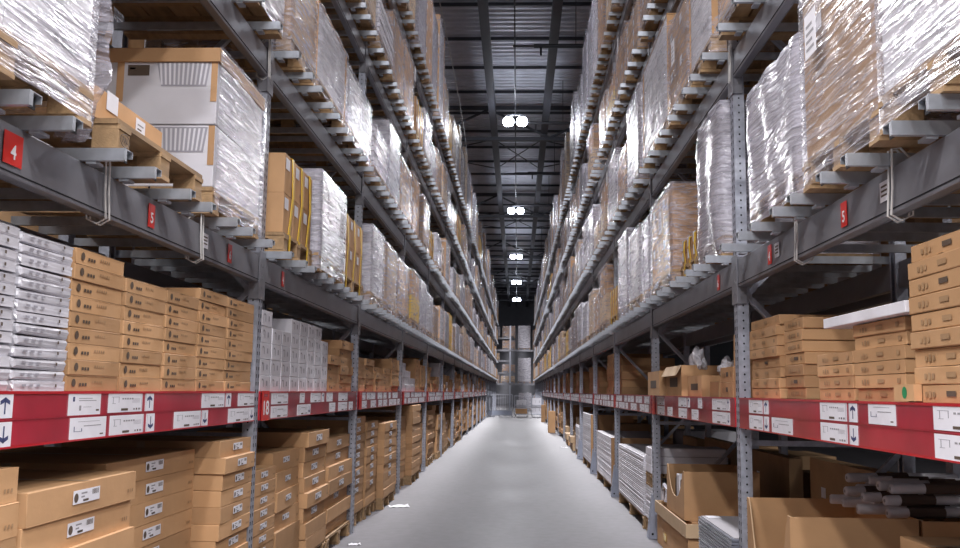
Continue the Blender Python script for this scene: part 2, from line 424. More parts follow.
def bar_mesh(s):
    """C-section pallet support bar, hollow, open to one side, lip at the end"""
    p = MB(); w_, h_, t = .078, BARH, .003; u0, u1 = -.175, DEP - .01
    p.box((s * u0, 0, h_ - t), (s * u1, w_, h_), 'galv')
    p.box((s * u0, 0, 0), (s * u1, t, h_ - t), 'galv')
    p.box((s * u0, w_ - t, h_ * .45), (s * u1, w_, h_ - t), 'galv')
    p.box((s * u0, t, 0), (s * u1, .022, t), 'galv')
    p.box((s * u0, t, 0), (s * (u0 + t), w_ * .30, h_ - t), 'galv')
    p.box((s * (u0 + .02), t, t), (s * (u0 + .024), w_ - t, h_ - t), 'hole')
    p.box((s * -.06, .004, -.012), (s * -.02, w_ - .006, 0), 'galv')
    return p.mesh('crossbar')
def label_card(w_, h_, kind, seed):
    """printed card lying in YZ plane, facing +X; origin at centre"""
    r = random.Random(seed); c = MB(); c.box((-.001, -w_ / 2, -h_ / 2), (.0006, w_ / 2, h_ / 2), 'paper')
    def q(y0, z0, y1, z1, m='print_grey'): c.add([(.0012, y0 * w_ - w_ / 2, z0 * h_ - h_ / 2), (.0012, y1 * w_ - w_ / 2, z0 * h_ - h_ / 2), (.0012, y1 * w_ - w_ / 2, z1 * h_ - h_ / 2), (.0012, y0 * w_ - w_ / 2, z1 * h_ - h_ / 2)], [(0, 1, 2, 3)], m)
    if kind == 'price':
        for k in range(5): q(.38 + k * .07, .66, .43 + k * .07, .74)
        q(.08, .78, .30, .80, 'white_line'); q(.12, .45, .135, .8, 'white_line'); q(.28, .5, .295, .8, 'white_line'); q(.1, .45, .2, .47, 'white_line')
        q(.36, .08, .56, .2, 'print'); q(.80, .1, .84, .2, 'print'); q(.87, .1, .94, .2, 'print_grey'); q(.72, .1, .77, .19, 'print_grey')
        for k in range(4): q(.68, .5 + .06 * k, .92, .515 + .06 * k, 'white_line')
        q(.97, .03, .98, .97, 'white_line')
    elif kind == 'info':
        q(.12, .6, .18, .8, 'print_blue'); q(.14, .68, .16, .74, 'paper'); q(.3, .72, .72, .75); q(.3, .62, .85, .65, 'print_grey'); q(.32, .2, .38, .42); q(.44, .34, .7, .36, 'white_line'); q(.85, .16, .95, .24, 'print')
    elif kind == 'plain':
        q(.1, .35, .32, .37, 'print_blue'); q(.1, .35, .12, .6, 'print_blue'); q(.3, .35, .32, .5, 'print_blue'); q(.36, .58, .85, .62); q(.82, .14, .92, .2, 'print'); q(.2, .8, .8, .82, 'white_line')
    else:
        up = kind == 'up'; cy = 0; z0, z1 = -.34 * h_, .34 * h_; t = w_ * .045
        def tri(ps): c.add([(.0012, a, b2) for a, b2 in ps], [tuple(range(len(ps)))], 'print_blue')
        tri([(-t, z0), (t, z0), (t, z1), (-t, z1)])
        e = z1 if up else z0; d = -1 if up else 1; a = w_ * .3; hh = h_ * .22
        for s2 in (-1, 1): tri([(0, e), (0, e + d * t * 3.4), (s2 * a, e + d * (hh + t * 1.5)), (s2 * a, e + d * (hh - t * 1.5))])
        q(.05, .02, .08, .98, 'white_line')
    return c.mesh('price_label')
CARDS = {}
def card(w_, h_, kind):
    key = (round(w_, 2), round(h_, 3), kind)
    if key not in CARDS: CARDS[key] = label_card(w_, h_, kind, 1)
    return CARDS[key]
def ypx(px, X): return abs(X) * 940 / abs(px - 516.5)
def ytier(px, sd, z, off=.004):
    # distance along the rack front at which height z shows at column px of the photo
    tilt = -.0465 * (px - 584) / 474 * 1.02
    a = abs(XF[sd]) - off; Y = ypx(px, a)
    for _ in range(12): Y = a * 940 / abs(px + ((z - 1.5) / Y * 940) * (px - 584) / 8400 - 516.5)
    return Y
# label runs measured on the photo: (px0, px1, row, kind); row 0 = upper, 1 = lower
LAB = {('L', 0): [(-12, 5, 0, 'up'), (-12, 6, 1, 'down'), (62, 96, 0, 'info'), (103, 139, 0, 'price'), (139.5, 152, 0, 'up'), (66, 102, 1, 'plain'), (106, 141, 1, 'price'), (141.5, 154, 1, 'down'),
                  (200, 222, 0, 'price'), (223, 230, 0, 'up'), (236, 254, 0, 'price'), (172, 199, 1, 'price'), (199.5, 207, 1, 'down'), (227, 248, 1, 'price'), (248.3, 253, 1, 'down')],
       ('L', 1): [(270, 287, 0, 'price'), (270, 287, 1, 'price'), (299, 304, 0, 'plain'), (310, 320, 0, 'price'), (320.4, 324, 0, 'up'), (326, 332, 0, 'plain'), (338, 347, 0, 'price'), (297, 307, 1, 'price'), (307.3, 310, 1, 'down'), (329, 335, 1, 'plain'), (338, 347, 1, 'price'), (348.5, 352.5, 1, 'price')],
       ('R', 0): [(743.6, 757, 0, 'price'), (757.6, 763, 0, 'up'), (743.6, 757, 1, 'price'), (757.6, 763, 1, 'down'), (766, 785, 1, 'plain'), (813, 838, 0, 'price'), (839, 850, 0, 'up'), (813, 838, 1, 'price'), (839, 850, 1, 'down'), (859, 886, 0, 'plain'), (923, 976, 0, 'price'), (923, 976, 1, 'price')],
       ('R', 1): [(708, 722, 0, 'price'), (722.3, 725, 0, 'up'), (708, 722, 1, 'price'), (722.3, 725, 1, 'down'), (694, 698, 0, 'plain'), (688, 694, 1, 'plain'), (675, 683, 0, 'price'), (683.3, 686.5, 0, 'up'), (675, 683, 1, 'price'), (664, 669, 1, 'plain'), (654.5, 661, 0, 'price'), (654.5, 661, 1, 'price')]}
RED0, RED1 = 1.29, 1.478
NAME = {0: 'nearest', 1: 'second', 2: 'third', 3: 'fourth', 4: 'fifth', 5: 'sixth', 6: 'seventh', 7: 'eighth', 8: 'ninth', 9: 'tenth', 10: 'eleventh', 11: 'twelfth', 12: 'thirteenth'}
def bayname(k): return NAME.get(k, ORD[min(k + 1, 20)])
def bay(sd, k):
    s = SG[sd]; X = XF[sd]; yb = Y0[sd] + B * (k - 1)      # near post of bay k; bay 0 begins before the frame
    t = thing('storage_rack', 'grey steel rack bay%s, %s from the camera, %s side' % (' with red shelf edge' if k < 13 else ' holding upper tiers only', ORD[k + 1], SIDE[sd]), 'rack', (X, yb, 0), 0, 'pallet rack bays')
    low = k < 13
    hol = (k < 7)
    tunnel = k in (14, 15)
    fp = link('post', cached(('post', s, hol), lambda: post_mesh(s, hol)), t)
    rp = link('post', cached(('rpost', s), lambda: post_mesh(-s, False)), t); rp.location = (s * DEP, 0, 0)
    if k > 0 or True: link('brace', cached(('brace', s), lambda: brace_mesh(s)), t)
    if k == NB - 1:
        o = link('post', cached(('post', s, False), lambda: post_mesh(s, False)), t); o.location = (0, B, 0)
        o = link('post', cached(('rpost', s), lambda: post_mesh(-s, False)), t); o.location = (s * DEP, B, 0)
    for i, z in enumerate(TIERS):
        for u in (0, 1):
            o = link('beam', cached(('beam', s, u), lambda: beam_mesh(s if u == 0 else -s, BH, 'beam', B)), t); o.location = (s * u * DEP, 0, z)
        if k > 0:
            o = link('beam_connector', cached(('clip', s), lambda: clip_mesh(s, BH)), t); o.location = (0, 0, z)
        yy = .085; j = 0; r = random.Random(k * 10 + i)
        if k == 0 and i > 1: continue
        while yy < B - .17:
            if not (k == 0 and yy < 0.0):
                o = link('crossbar', cached(('bar', s), lambda: bar_mesh(s)), t); o.location = (0, yy + r.uniform(-.015, .015), z + BH)
            yy += .30 if j % 2 else .44; j += 1
    if low:
        for u in (0, 1):
            o = link('shelf_beam', cached(('sbeam', s, u), lambda: beam_mesh(s if u == 0 else -s, .15, 'beam', B)), t); o.location = (s * (u * DEP + (0.004 if u == 0 else 0)), 0, RED0 + .01)
        p = MB()
        for j in range(9):
            a = .07 + j * (B - .14) / 9; p.box((s * .06, a, 1.445), (s * (DEP - .06), a + (B - .14) / 9 - .006, 1.462), 'beam')
        me = cached(('deck', s), lambda: p.mesh('shelf_panel')); link('shelf_panel', me, t)
        # red edge: plastic holder with two rows
        def strip():
            q = MB(); hw = POSTW / 2
            y0, y1 = (.062, B - .062)
            q.box((-s * .004, y0, RED0), (s * .003, y1, RED1), 'red')
            q.box((-s * .010, y0, RED1 - .008), (s * .05, y1, RED1 + .002), 'red')
            q.box((-s * .0085, y0, RED0 - .003), (-s * .004, y1, RED0 + .004), 'red'); q.box((-s * .0075, y0, 1.381), (-s * .004, y1, 1.386), 'film_pink')
            for a, b2 in ((RED0 + .006, 1.380), (1.387, RED1 - .010)): q.box((-s * .0052, y0, a), (-s * .004, y1, b2), 'film_pink')
            return q.mesh('label_rail')
        rail = link('label_rail', cached(('strip', s), strip), t)
        lab = LAB.get((sd, k))
        rows = [(1.431, .083), (1.335, .083)]
        if lab is None:
            r = random.Random(k * 3 + (5 if sd == 'R' else 0)); lab = []
            for row in (0, 1):
                y = .1 + r.uniform(0, .2)
                while y < B - .45:
                    w_ = r.choice((.2, .26, .32)); kd = r.choice(('price', 'price', 'plain'))
                    lab.append((y, y + w_, row, kd, 1)); y += w_ + .005
                    if kd == 'price': lab.append((y, y + .08, row, 'up' if row == 0 else 'down', 1)); y += .08
                    y += r.choice((.01, .03, .1, .2, .3))
            lab = lab[:40]
        for q in lab:
            if len(q) == 4:
                a, b2 = sorted((ytier(q[0], sd, 1.39, .0075) - yb, ytier(q[1], sd, 1.39, .0075) - yb))
            else: a, b2 = q[:2]
            a = max(a, .08); b2 = min(b2, B - .07)
            if b2 - a < .03: continue
            w_ = round((b2 - a) * 25) / 25 if (b2 - a) > .1 else round(b2 - a, 2)
            if q[3] in ('up', 'down'): w_ = max(.06, min(w_, .1))
            zc, h_ = rows[q[2]]
            o = link('price_label', card(w_, h_ + (.006 if q[3] == 'info' else 0), q[3]), rail); o.location = (-s * .0072, (a + b2) / 2, zc); o.rotation_euler = (0, 0, RZ[sd])
        # red bay number plate beside each post
        n = MB(); n.box((-.001, -.09, -.1), (.001, .09, .1), 'red_tag')
        n.add([(.0016, -.045, .06), (.0016, .045, .06), (.0016, .045, .08), (.0016, -.045, .08)], [(0, 1, 2, 3)], 'film_pink')
        if k > 0:
            me = cached('numplate', lambda: n.mesh('bay_number_plate'))
            yc = (.19 if sd == 'L' else B - .16)
            o = link('bay_number_plate', me, t); o.location = (-s * .012, yc, 1.384); o.rotation_euler = (0, 0, RZ[sd])
            if sd == 'L' and k == 1:
                d = link('digits', textmesh('18', .12, 'white_ink'), o); d.location = (.003, 0, -.02); d.scale = (1, 1.4, 1.1)
    return t
bays = {}
for sd in 'LR':
    for k in range(NB): bays[sd, k] = bay(sd, k)
def postguard(k, tall=.45):
    X = XF['R']; p = MB(); y = Y0['R'] + B * (k - 1)
    x0, x1 = X - .035, X - .008
    w_ = .07
    vs = [(x0 - .03, y - w_, 0), (x0 - .03, y + w_, 0), (X - .012, y + w_, 0), (X - .012, y - w_, 0), (x1 - .006, y - .05, tall), (x1 - .006, y + .05, tall), (X - .008, y + .05, tall), (X - .008, y - .05, tall)]
    p.add(vs, [(0, 3, 2, 1), (4, 5, 6, 7), (0, 1, 5, 4), (1, 2, 6, 5), (2, 3, 7, 6), (3, 0, 4, 7)], 'guard')
    p.box((X - .012, y - .062, 0), (X + .05, y - .055, tall * .9), 'guard')
    for z in (.05,): p.disc((X - .02, y - w_ - .001, z), (0, -1, 0), .012, 'hole')
    tag(p.build('post_guard'), 'grey steel guard at the foot of the %s right rack post from the camera' % ORD[k], 'post guard', 'post guards')
for k in (2, 3, 4, 5): postguard(k)
# number tags on the first pallet beams
def tagplate(sd, y, txt, w_=.075, h_=.11, i=0):
    s = SG[sd]; k = 0 if y < Y0[sd] else 1; par = bays[sd, k]; yb = Y0[sd] + B * (k - 1)
    n = MB(); n.box((-.001, -w_ / 2, -h_ / 2), (.001, w_ / 2, h_ / 2), 'red_tag')
    o = link('tier_number_tag', n.mesh('tier_number_tag'), par); o.location = (-s * .003, y - yb, TIERS[i] + .095); o.rotation_euler = (0, 0, RZ[sd])
    d = link('digit', textmesh(txt, .07, 'white_ink'), o); d.location = (.003, 0, -.012)
tagplate('L', ytier(5, 'L', 2.32), '4', .12); tagplate('L', ytier(148, 'L', 2.32), '5'); tagplate('L', ytier(228, 'L', 2.32), '6')
tagplate('R', ytier(836, 'R', 2.32), '5'); tagplate('R', ytier(764, 'R', 2.32), '4'); tagplate('R', ytier(958, 'R', 2.32), '4', .09); tagplate('L', ytier(282, 'L', 2.32), '4', .07)
tagplate('R', ytier(714, 'R', 2.32), '6')
def whitetag(sd, y):
    s = SG[sd]; k = 0 if y < Y0[sd] else 1; yb = Y0[sd] + B * (k - 1)
    n = MB(); n.box((-.001, -.045, -.04), (.001, .045, .04), 'paper')
    for j in range(3): n.add([(.0015, -.03, -.02 + j * .018), (.0015, .03, -.02 + j * .018), (.0015, .03, -.012 + j * .018), (.0015, -.03, -.012 + j * .018)], [(0, 1, 2, 3)], 'print')
    o = link('load_plate', n.mesh('load_plate'), bays[sd, k]); o.location = (-s * .003, y - yb, TIERS[0] + .1); o.rotation_euler = (0, 0, RZ[sd])
whitetag('L', ytier(203, 'L', 2.32)); whitetag('R', ytier(771, 'R', 2.32)); whitetag('R', ytier(875, 'R', 2.32))
def tie(sd, y, i=0):
    s = SG[sd]; k = 0 if y < Y0[sd] else 1; yb = Y0[sd] + B * (k - 1); z = TIERS[i]; p = MB()
    for dy in (0, .035):
        pts = [(-s * .012, y - yb + dy, z + BH + .06), (-s * .012, y - yb + dy + .01, z + .09), (-s * .012, y - yb + dy + .03, z - .01), (s * .03, y - yb + dy + .04, z - .03), (s * .07, y - yb + dy + .03, z - .01), (s * .07, y - yb + dy, z + BH + .01), (s * .02, y - yb + dy, z + BH + .065)]
        p.tube(pts, .0045, 'cable', 6, True)
    p.build('cable_tie', bays[sd, k])
tie('L', ytier(97, 'L', 2.32)); tie('L', ytier(196, 'L', 2.32)); tie('R', ytier(886, 'R', 2.32)); tie('R', ytier(793, 'R', 2.32)); tie('R', 6.20, 1); tie('L', 6.1, 1)

# ------------------------------------------------------------------ cartons
def carton_mesh(d, w, h, kind='flat', var=0):
    """origin bottom centre, aisle face at +X; d along X, w along Y"""
    key = ('carton', round(d, 3), round(w, 3), round(h, 4), kind, var)
    if key in _me: return _me[key]
    c = MB(); x = d / 2; y = w / 2
    base = {'flat': 'card', 'floor': 'card', 'right': 'card', 'plain': 'card', 'load': 'card', 'dark': 'card_dark', 'pale': 'card_pale', 'white': 'white_card', 'loadw': 'white_card', 'pack': 'film_white'}[kind]
    c.bbox((-x, -y, 0), (x, y, h), base, .004 if kind != 'pack' else .012, .0025 if kind != 'pack' else .007, var)
    r = random.Random(var + 11)
    e = .0022
    def q(y0, z0, y1, z1, m):     # rectangle on the aisle face, fractions
        c.add([(x + e, -y + y0 * w, z0 * h), (x + e, -y + y1 * w, z0 * h), (x + e, -y + y1 * w, z1 * h), (x + e, -y + y0 * w, z1 * h)], [(0, 1, 2, 3)], m)
    def qa(yc, zc, ww, hh, m): q((yc + y - ww / 2) / w, (zc - hh / 2) / h, (yc + y + ww / 2) / w, (zc + hh / 2) / h, m)
    if kind in ('flat',):
        c.disc((x + e, -y + .055, h * .52), (1, 0, 0), min(.017, h * .27), 'print')
        for k in range(3): qa(-y + .11 + .024 * k, h * .42, .017, h * .2, 'print')
        for k in range(5): qa(-y + .22 + .02 * k, h * .6, .013, h * .16, 'card_dark')
        qa(0, h * .985, w * .98, .002, 'card_dark')
    elif kind == 'floor':
        c.add([], [], 'paper')
        for k in range(3): qa(y - .045 - k * .022, h * .35, .012, h * .12, 'card_dark')
    elif kind == 'right':
        for k in range(3): qa(-y + .1 + .03 * k, h * .45, .02, h * (.3 + .1 * (k % 2)), 'card_dark')
        qa(0.03, h * .5, .07, h * .3, 'print' if var % 2 else 'card_dark'); qa(y - .06, h * .5, .03, h * .34, 'card_dark')
    elif kind == 'white':
        qa(-y + w * .3, h * .5, .012, h * .45, 'print_grey'); qa(-y + w * .2, h * .72, .03, .012, 'print_grey'); qa(-y + w * .62, h * .5, .03, h * .32, 'white_line'); qa(y - .02, h * .5, .006, h * .8, 'white_line')
    elif kind == 'pack':
        for k in range(3): qa(-y + .06 + .05 * k, h * .5, .028, h * .2, 'white_line')
        qa(y - .09, h * .5, .012, h * .3, 'print')
    elif kind in ('load', 'loadw', 'pale', 'dark'):
        if r.random() < .7: qa(-y + w * .24, h * .75, .11, .08, 'paper')
        for k in range(4): qa(y * .1 + k * w * .09, h * .22, w * .05, .025, 'card_dark' if kind != 'loadw' else 'print_grey')
        if kind == 'loadw':
            for k in range(3): qa(0, h * (.25 + .25 * k), w * .96, .004, 'white_line')
    # tape along the top seam and down both ends
    if h > .05 and kind not in ('pack', 'white'):
        t = .024
        c.add([(-x + .005, -t, h + .0008), (x - .005, -t, h + .0008), (x - .005, t, h + .0008), (-x + .005, t, h + .0008)], [(0, 1, 2, 3)], 'tape')
        l = min(.07, h * .5)
        c.add([(-t, -y - .0015, h - l), (t, -y - .0015, h - l), (t, -y - .0015, h - .004), (-t, -y - .0015, h - .004)], [(0, 1, 2, 3)], 'tape')
    me = c.mesh('cardboard_box'); _me[key] = me
    return me
def shiplabel():
    def f():
        c = MB(); c.box((-.0006, -.115, -.026), (.0008, .115, .026), 'paper')
        c.disc((.0014, -.092, -.002), (1, 0, 0), .018, 'print', 16)
        for k, (a, b2, z) in enumerate(((-.05, .0, .012), (-.05, -.02, -.002), (-.035, -.005, -.015))): c.add([(.0014, a, z - .003), (.0014, b2, z - .003), (.0014, b2, z + .003), (.0014, a, z + .003)], [(0, 1, 2, 3)], 'print_grey')
        y = .045
        r = random.Random(3)
        while y < .105:
            w_ = r.choice((.002, .004, .005)); c.add([(.0014, y, .0), (.0014, y + w_, .0), (.0014, y + w_, .02), (.0014, y, .02)], [(0, 1, 2, 3)], 'print'); y += w_ + r.choice((.003, .004))
        c.add([(.0014, -.03, -.021), (.0014, .015, -.021), (.0014, .015, -.012), (.0014, -.03, -.012)], [(0, 1, 2, 3)], 'print')
        return c.mesh('shipping_label')
    return cached('ship', f)

BOXES = []     # every loose box: dict, later the 300 largest in view become objects of their own
def side_x(sd, u): return XF[sd] + SG[sd] * u
def addstack(sd, ya, yb, z0, n, h, kind, shelf, k, si, d=.9, u=0.02, jit=.012, rot=.01, seed=0, ztop=None):
    """stack of n boxes whose aisle face is u behind the rack front"""
    r = random.Random(seed or hash((sd, k, si, shelf, 5)) & 0xffff); z = z0
    r = random.Random(int(ya * 1000) + int(z0 * 100) + (7 if sd == 'R' else 0))
    w = yb - ya - .014
    for i in range(n):
        dj = r.uniform(-jit, jit)
        BOXES.append(dict(sd=sd, y=(ya + yb) / 2 + r.uniform(-.3, .3) * jit * .5, z=z, x=side_x(sd, u + d / 2 + abs(dj)), d=d, w=w, h=h - .0015, kind=kind, rz=RZ[sd] + r.uniform(-rot, rot),
                          shelf=shelf, k=k, si=si, lv=i, n=n, var=r.randrange(3), lab=(kind == 'floor' and k < 3 and i >= 2)))
        z += h
Z1 = 1.4805
# ---- left, red shelf
addstack('L', 2.62, 3.165, Z1, 14, .0405, 'pack', 'red shelf', 0, 1, d=.8, u=.0, jit=.006)
addstack('L', 3.17, 3.565, Z1, 14, .0400, 'pack', 'red shelf', 0, 2, d=.8, u=.0, jit=.006)
for i, (a, b2, n) in enumerate(((3.575, 4.05, 9), (4.055, 4.545, 8), (4.55, 5.03, 8), (5.035, 5.53, 9), (5.535, 6.10, 9))):
    addstack('L', a, b2, Z1, n, .0625, 'flat', 'red shelf', 0, 3 + i, d=.75, u=.005)
for i in range(8):
    a = 6.34 + i * .285; addstack('L', a, a + .283, Z1, 5 if i in (0, 3, 4, 5, 6) else 4, .112, 'white', 'red shelf', 1, 1 + i, d=.5, u=.02, jit=.004, rot=.004)
for i, (a, b2, n) in enumerate(((8.72, 9.28, 4), (9.30, 10.0, 6))):
    addstack('L', a, b2, Z1, n, .085, 'flat', 'red shelf', 1, 9 + i, d=.7, u=.02, jit=.03)
for i, (a, b2, n) in enumerate(((10.22, 10.85, 5), (10.87, 11.55, 5), (11.6, 12.35, 4), (12.40, 13.05, 4), (13.1, 13.95, 6))):
    addstack('L', a, b2, Z1, n, .076, 'flat', 'red shelf', 2, 1 + i, d=.7, u=.02, jit=.03)
for i, (a, b2, n) in enumerate(((14.15, 14.75, 4), (14.78, 15.5, 3), (15.52, 16.2, 2))):
    addstack('L', a, b2, Z1, n, .11, 'white', 'red shelf', 3, 1 + i, d=.6, u=.02, jit=.02)
addstack('L', 16.3, 17.0, Z1, 7, .08, 'flat', 'red shelf', 3, 4, d=.7, u=.02, jit=.03)
addstack('L', 17.05, 17.9, Z1, 6, .08, 'flat', 'red shelf', 3, 5, d=.7, u=.02, jit=.03)
r = random.Random(21)
for k in range(4, 13):
    yb = Y0['L'] + B * (k - 1); y = yb + .1; si = 1
    while y < yb + B - .55:
        w_ = min(r.uniform(.45, .75), yb + B - .1 - y); kd = 'flat' if r.random() < .8 else 'white'
        addstack('L', y, y + w_, Z1, r.randint(3, 8), .08, kd, 'red shelf', k, si, d=.7, u=.02, jit=.03); y += w_ + r.choice((.01, .02, .15)); si += 1
# ---- left, floor
def floorpallet(sd, ya, yb, k, si, u=.0, d=1.0):
    FP.append((sd, ya, yb, k, si, u, d))
FP = []
PZ = .146
def fstack(sd, ya, yb, top, h, k, si, u=.02, d=.95, jit=.012, kind='floor', pal=True, rot=.008):
    n = max(1, int(round((top - PZ) / h))); hh = (top - PZ) / n
    if pal: floorpallet(sd, ya - .0, yb + .0, k, si, u, d)
    addstack(sd, ya, yb, PZ if pal else .002, n, hh, kind, 'floor', k, si, d=d, u=u, jit=jit, rot=rot)
fstack('L', 2.55, 3.28, 1.22, .12, 0, 1, u=.0)
fstack('L', 3.30, 4.26, 1.125, .125, 0, 2, u=-.02, jit=.03)
fstack('L', 4.30, 5.48, 1.15, .11, 0, 3, u=.14)
fstack('L', 5.50, 6.14, 1.19, .095, 0, 4, u=-.03, jit=.04)
fstack('L', 6.32, 7.02, .94, .085, 1, 1, u=.05)
fstack('L', 7.06, 7.86, 1.02, .15, 1, 2, u=.03, jit=.06, rot=.03)
fstack('L', 7.88, 8.75, 1.14, .13, 1, 3, u=.0, jit=.05)
fstack('L', 8.78, 10.02, 1.04, .12, 1, 4, u=.0, jit=.06)
fstack('L', 10.2, 11.1, 1.20, .1, 2, 1, u=.05)
fstack('L', 11.12, 12.0, 1.12, .1, 2, 2, u=.03)
fstack('L', 12.05, 13.2, 1.08, .1, 2, 3, u=-.05)
fstack('L', 13.22, 13.95, .95, .1, 2, 4, u=.03)
fstack('L', 14.15, 15.2, 1.10, .1, 3, 1, u=.05)
fstack('L', 15.25, 16.5, 1.26, .1, 3, 2, u=-.05)
fstack('L', 16.55, 17.85, .9, .1, 3, 3, u=.05)
for k in range(4, 13):
    yb = Y0['L'] + B * (k - 1); y = yb + .1; si = 1
    while y < yb + B - .6:
        w_ = min(r.uniform(.8, 1.25), yb + B - .1 - y); fstack('L', y, y + w_, r.uniform(.7, 1.24), r.choice((.1, .12, .16)), k, si, u=r.uniform(0, .08), jit=.04); y += w_ + .03; si += 1
# ---- right, red shelf
def rst(a, b2, n, h, k, si, **kw): addstack('R', a, b2, Z1, n, h, 'right', 'red shelf', k, si, **kw)
rst(2.56, 2.97, 10, .0650, 0, 1, d=.7, u=.03, jit=.012)
rst(2.99, 3.53, 9, .0640, 0, 2, d=.75, u=.005, jit=.02)
rst(3.66, 4.22, 6, .0550, 0, 3, d=.55, u=.04)
rst(4.24, 4.74, 4, .055, 0, 4, d=.5, u=.04)
rst(5.0, 5.36, 7, .062, 0, 5, d=.95, u=.05, jit=.02)
rst(5.40, 6.05, 8, .060, 0, 6, d=.95, u=.03, jit=.02)
for i, (a, b2, n, h) in enumerate(((6.36, 6.75, 4, .11), (6.77, 7.2, 2, .11))):
    addstack('R', a, b2, Z1, n, h, 'right', 'red shelf', 1, 1 + i, d=.4, u=.08)
addstack('R', 7.25, 7.6, Z1, 1, .12, 'plain', 'red shelf', 1, 3, d=.6, u=.08)
addstack('R', 7.3, 8.1, Z1, 2, .13, 'plain', 'red shelf', 1, 4, d=.5, u=.5)
for i, (a, b2, n) in enumerate(((14.2, 15.3, 5), (15.4, 16.4, 6), (18.2, 19.3, 4), (19.4, 20.6, 5), (22.2, 23.2, 4), (24, 25.2, 5))):
    k = int((a - Y0['R']) / B) + 1; addstack('R', a, b2, Z1, n, .11, 'right', 'red shelf', k, 1 + i, d=.8, u=.1, jit=.03)
for k in range(6, 13):
    yb = Y0['R'] + B * (k - 1); y = yb + .1; si = 1
    while y < yb + B - .7:
        w_ = r.uniform(.6, 1.); addstack('R', y, y + w_, Z1, r.randint(3, 6), .1, 'right', 'red shelf', k, si, d=.8, u=.08, jit=.03); y += w_ + r.choice((.02, .3)); si += 1
# ---- right, floor: far bays
for k in range(7, 13):
    yb = Y0['R'] + B * (k - 1); y = yb + .15; si = 1
    while y < yb + B - .8:
        w_ = r.uniform(.8, 1.2); fstack('R', y, y + w_, r.uniform(.6, 1.1), .14, k, si, u=r.uniform(-.05, .08), jit=.06, kind='right'); y += w_ + r.choice((.05, .4)); si += 1

# ---- emit boxes
def camdist(b): 
    return b['y']
def vis(b):
    Y = b['y']
    px = b['w'] * abs(b['x']) / Y / Y * 940; pz = b['h'] / Y * 940
    yy = 391 - (b['z'] + b['h'] - 1.5) / Y * 940; xx = 516 + (b['x'] + (b['d'] / 2 if b['x'] < 0 else -b['d'] / 2)) / Y * 940
    if yy > 545 or xx < -px or xx > 960 + px: return 0
    return px * pz + .01
def shelfname(b): return b['shelf'] + ('' if 'shelf' in b['shelf'] else ' level')
DESC = {'flat': ('cardboard_box', 'flat brown printed carton', 'box'), 'floor': ('cardboard_box', 'long brown carton', 'box'), 'right': ('cardboard_box', 'flat brown carton', 'box'), 'plain': ('cardboard_box', 'plain brown carton', 'box'),
        'white': ('white_carton', 'small white printed carton', 'carton'), 'pack': ('plastic_wrapped_pack', 'thin white film-wrapped pack', 'pack')}
for nm in ('cardboard_box', 'white_carton', 'plastic_wrapped_pack'):
    L = sorted([b for b in BOXES if DESC[b['kind']][0] == nm], key=vis, reverse=True)
    cap = 300 if nm == 'cardboard_box' else 120
    ind = [b for b in L[:cap] if vis(b) > 0]; ids = set(map(id, ind)); rest = [b for b in L if id(b) not in ids]
    for b in ind:
        me = carton_mesh(b['d'], round(b['w'] * 20) / 20 if b['k'] > 2 else b['w'], b['h'], b['kind'], b['var'])
        o = link(nm, me); o.location = (b['x'], b['y'], b['z']); o.rotation_euler = (0, 0, b['rz'])
        ft = b['n'] - b['lv']
        pos = 'topmost' if ft == 1 else ('%s from top' % ORD[ft])
        tag(o, '%s, %s, %s stack, %s bay, %s %s' % (DESC[b['kind']][1], pos, ORD[b['si']], bayname(b['k']), SIDE[b['sd']], shelfname(b)), DESC[b['kind']][2], '%ss in stacks on the %s %s' % (DESC[b['kind']][1], SIDE[b['sd']], shelfname(b)))
        if b['lab']:
            l = link('shipping_label', shiplabel(), o); l.location = (b['d'] / 2 + .0025, -.02 if b['w'] > .75 else .02, b['h'] * .55)
            if b['w'] < .8: l.scale = (1, .8, .8)
            if b['h'] < .09: l.scale = (1, .75, .75)
    if rest:
        c = MB()
        mm = {'white_carton': 'white_card', 'plastic_wrapped_pack': 'film_white'}.get(nm, 'card')
        for b in rest:
            M = Matrix.Translation((b['x'], b['y'], b['z'])) @ Matrix.Rotation(b['rz'], 4, 'Z')
            c.box((-b['d'] / 2, -b['w'] / 2, 0), (b['d'] / 2, b['w'] / 2, b['h']), mm, M)
            if b['y'] < 40 and mm == 'card':
                c.add([(b['d'] / 2 + .002, -b['w'] * .3, b['h'] * .3), (b['d'] / 2 + .002, -b['w'] * .1, b['h'] * .3), (b['d'] / 2 + .002, -b['w'] * .1, b['h'] * .7), (b['d'] / 2 + .002, -b['w'] * .3, b['h'] * .7)], [(0, 1, 2, 3)], 'card_dark' if b['kind'] != 'floor' else 'paper', M)
        tag(c.build(nm), {'cardboard_box': 'countless brown cartons stacked far along both racks and deep down in the stacks', 'white_carton': 'small white cartons far along the racks'}.get(nm, 'white packs low in the stacks'), 'boxes', None, 'stuff')

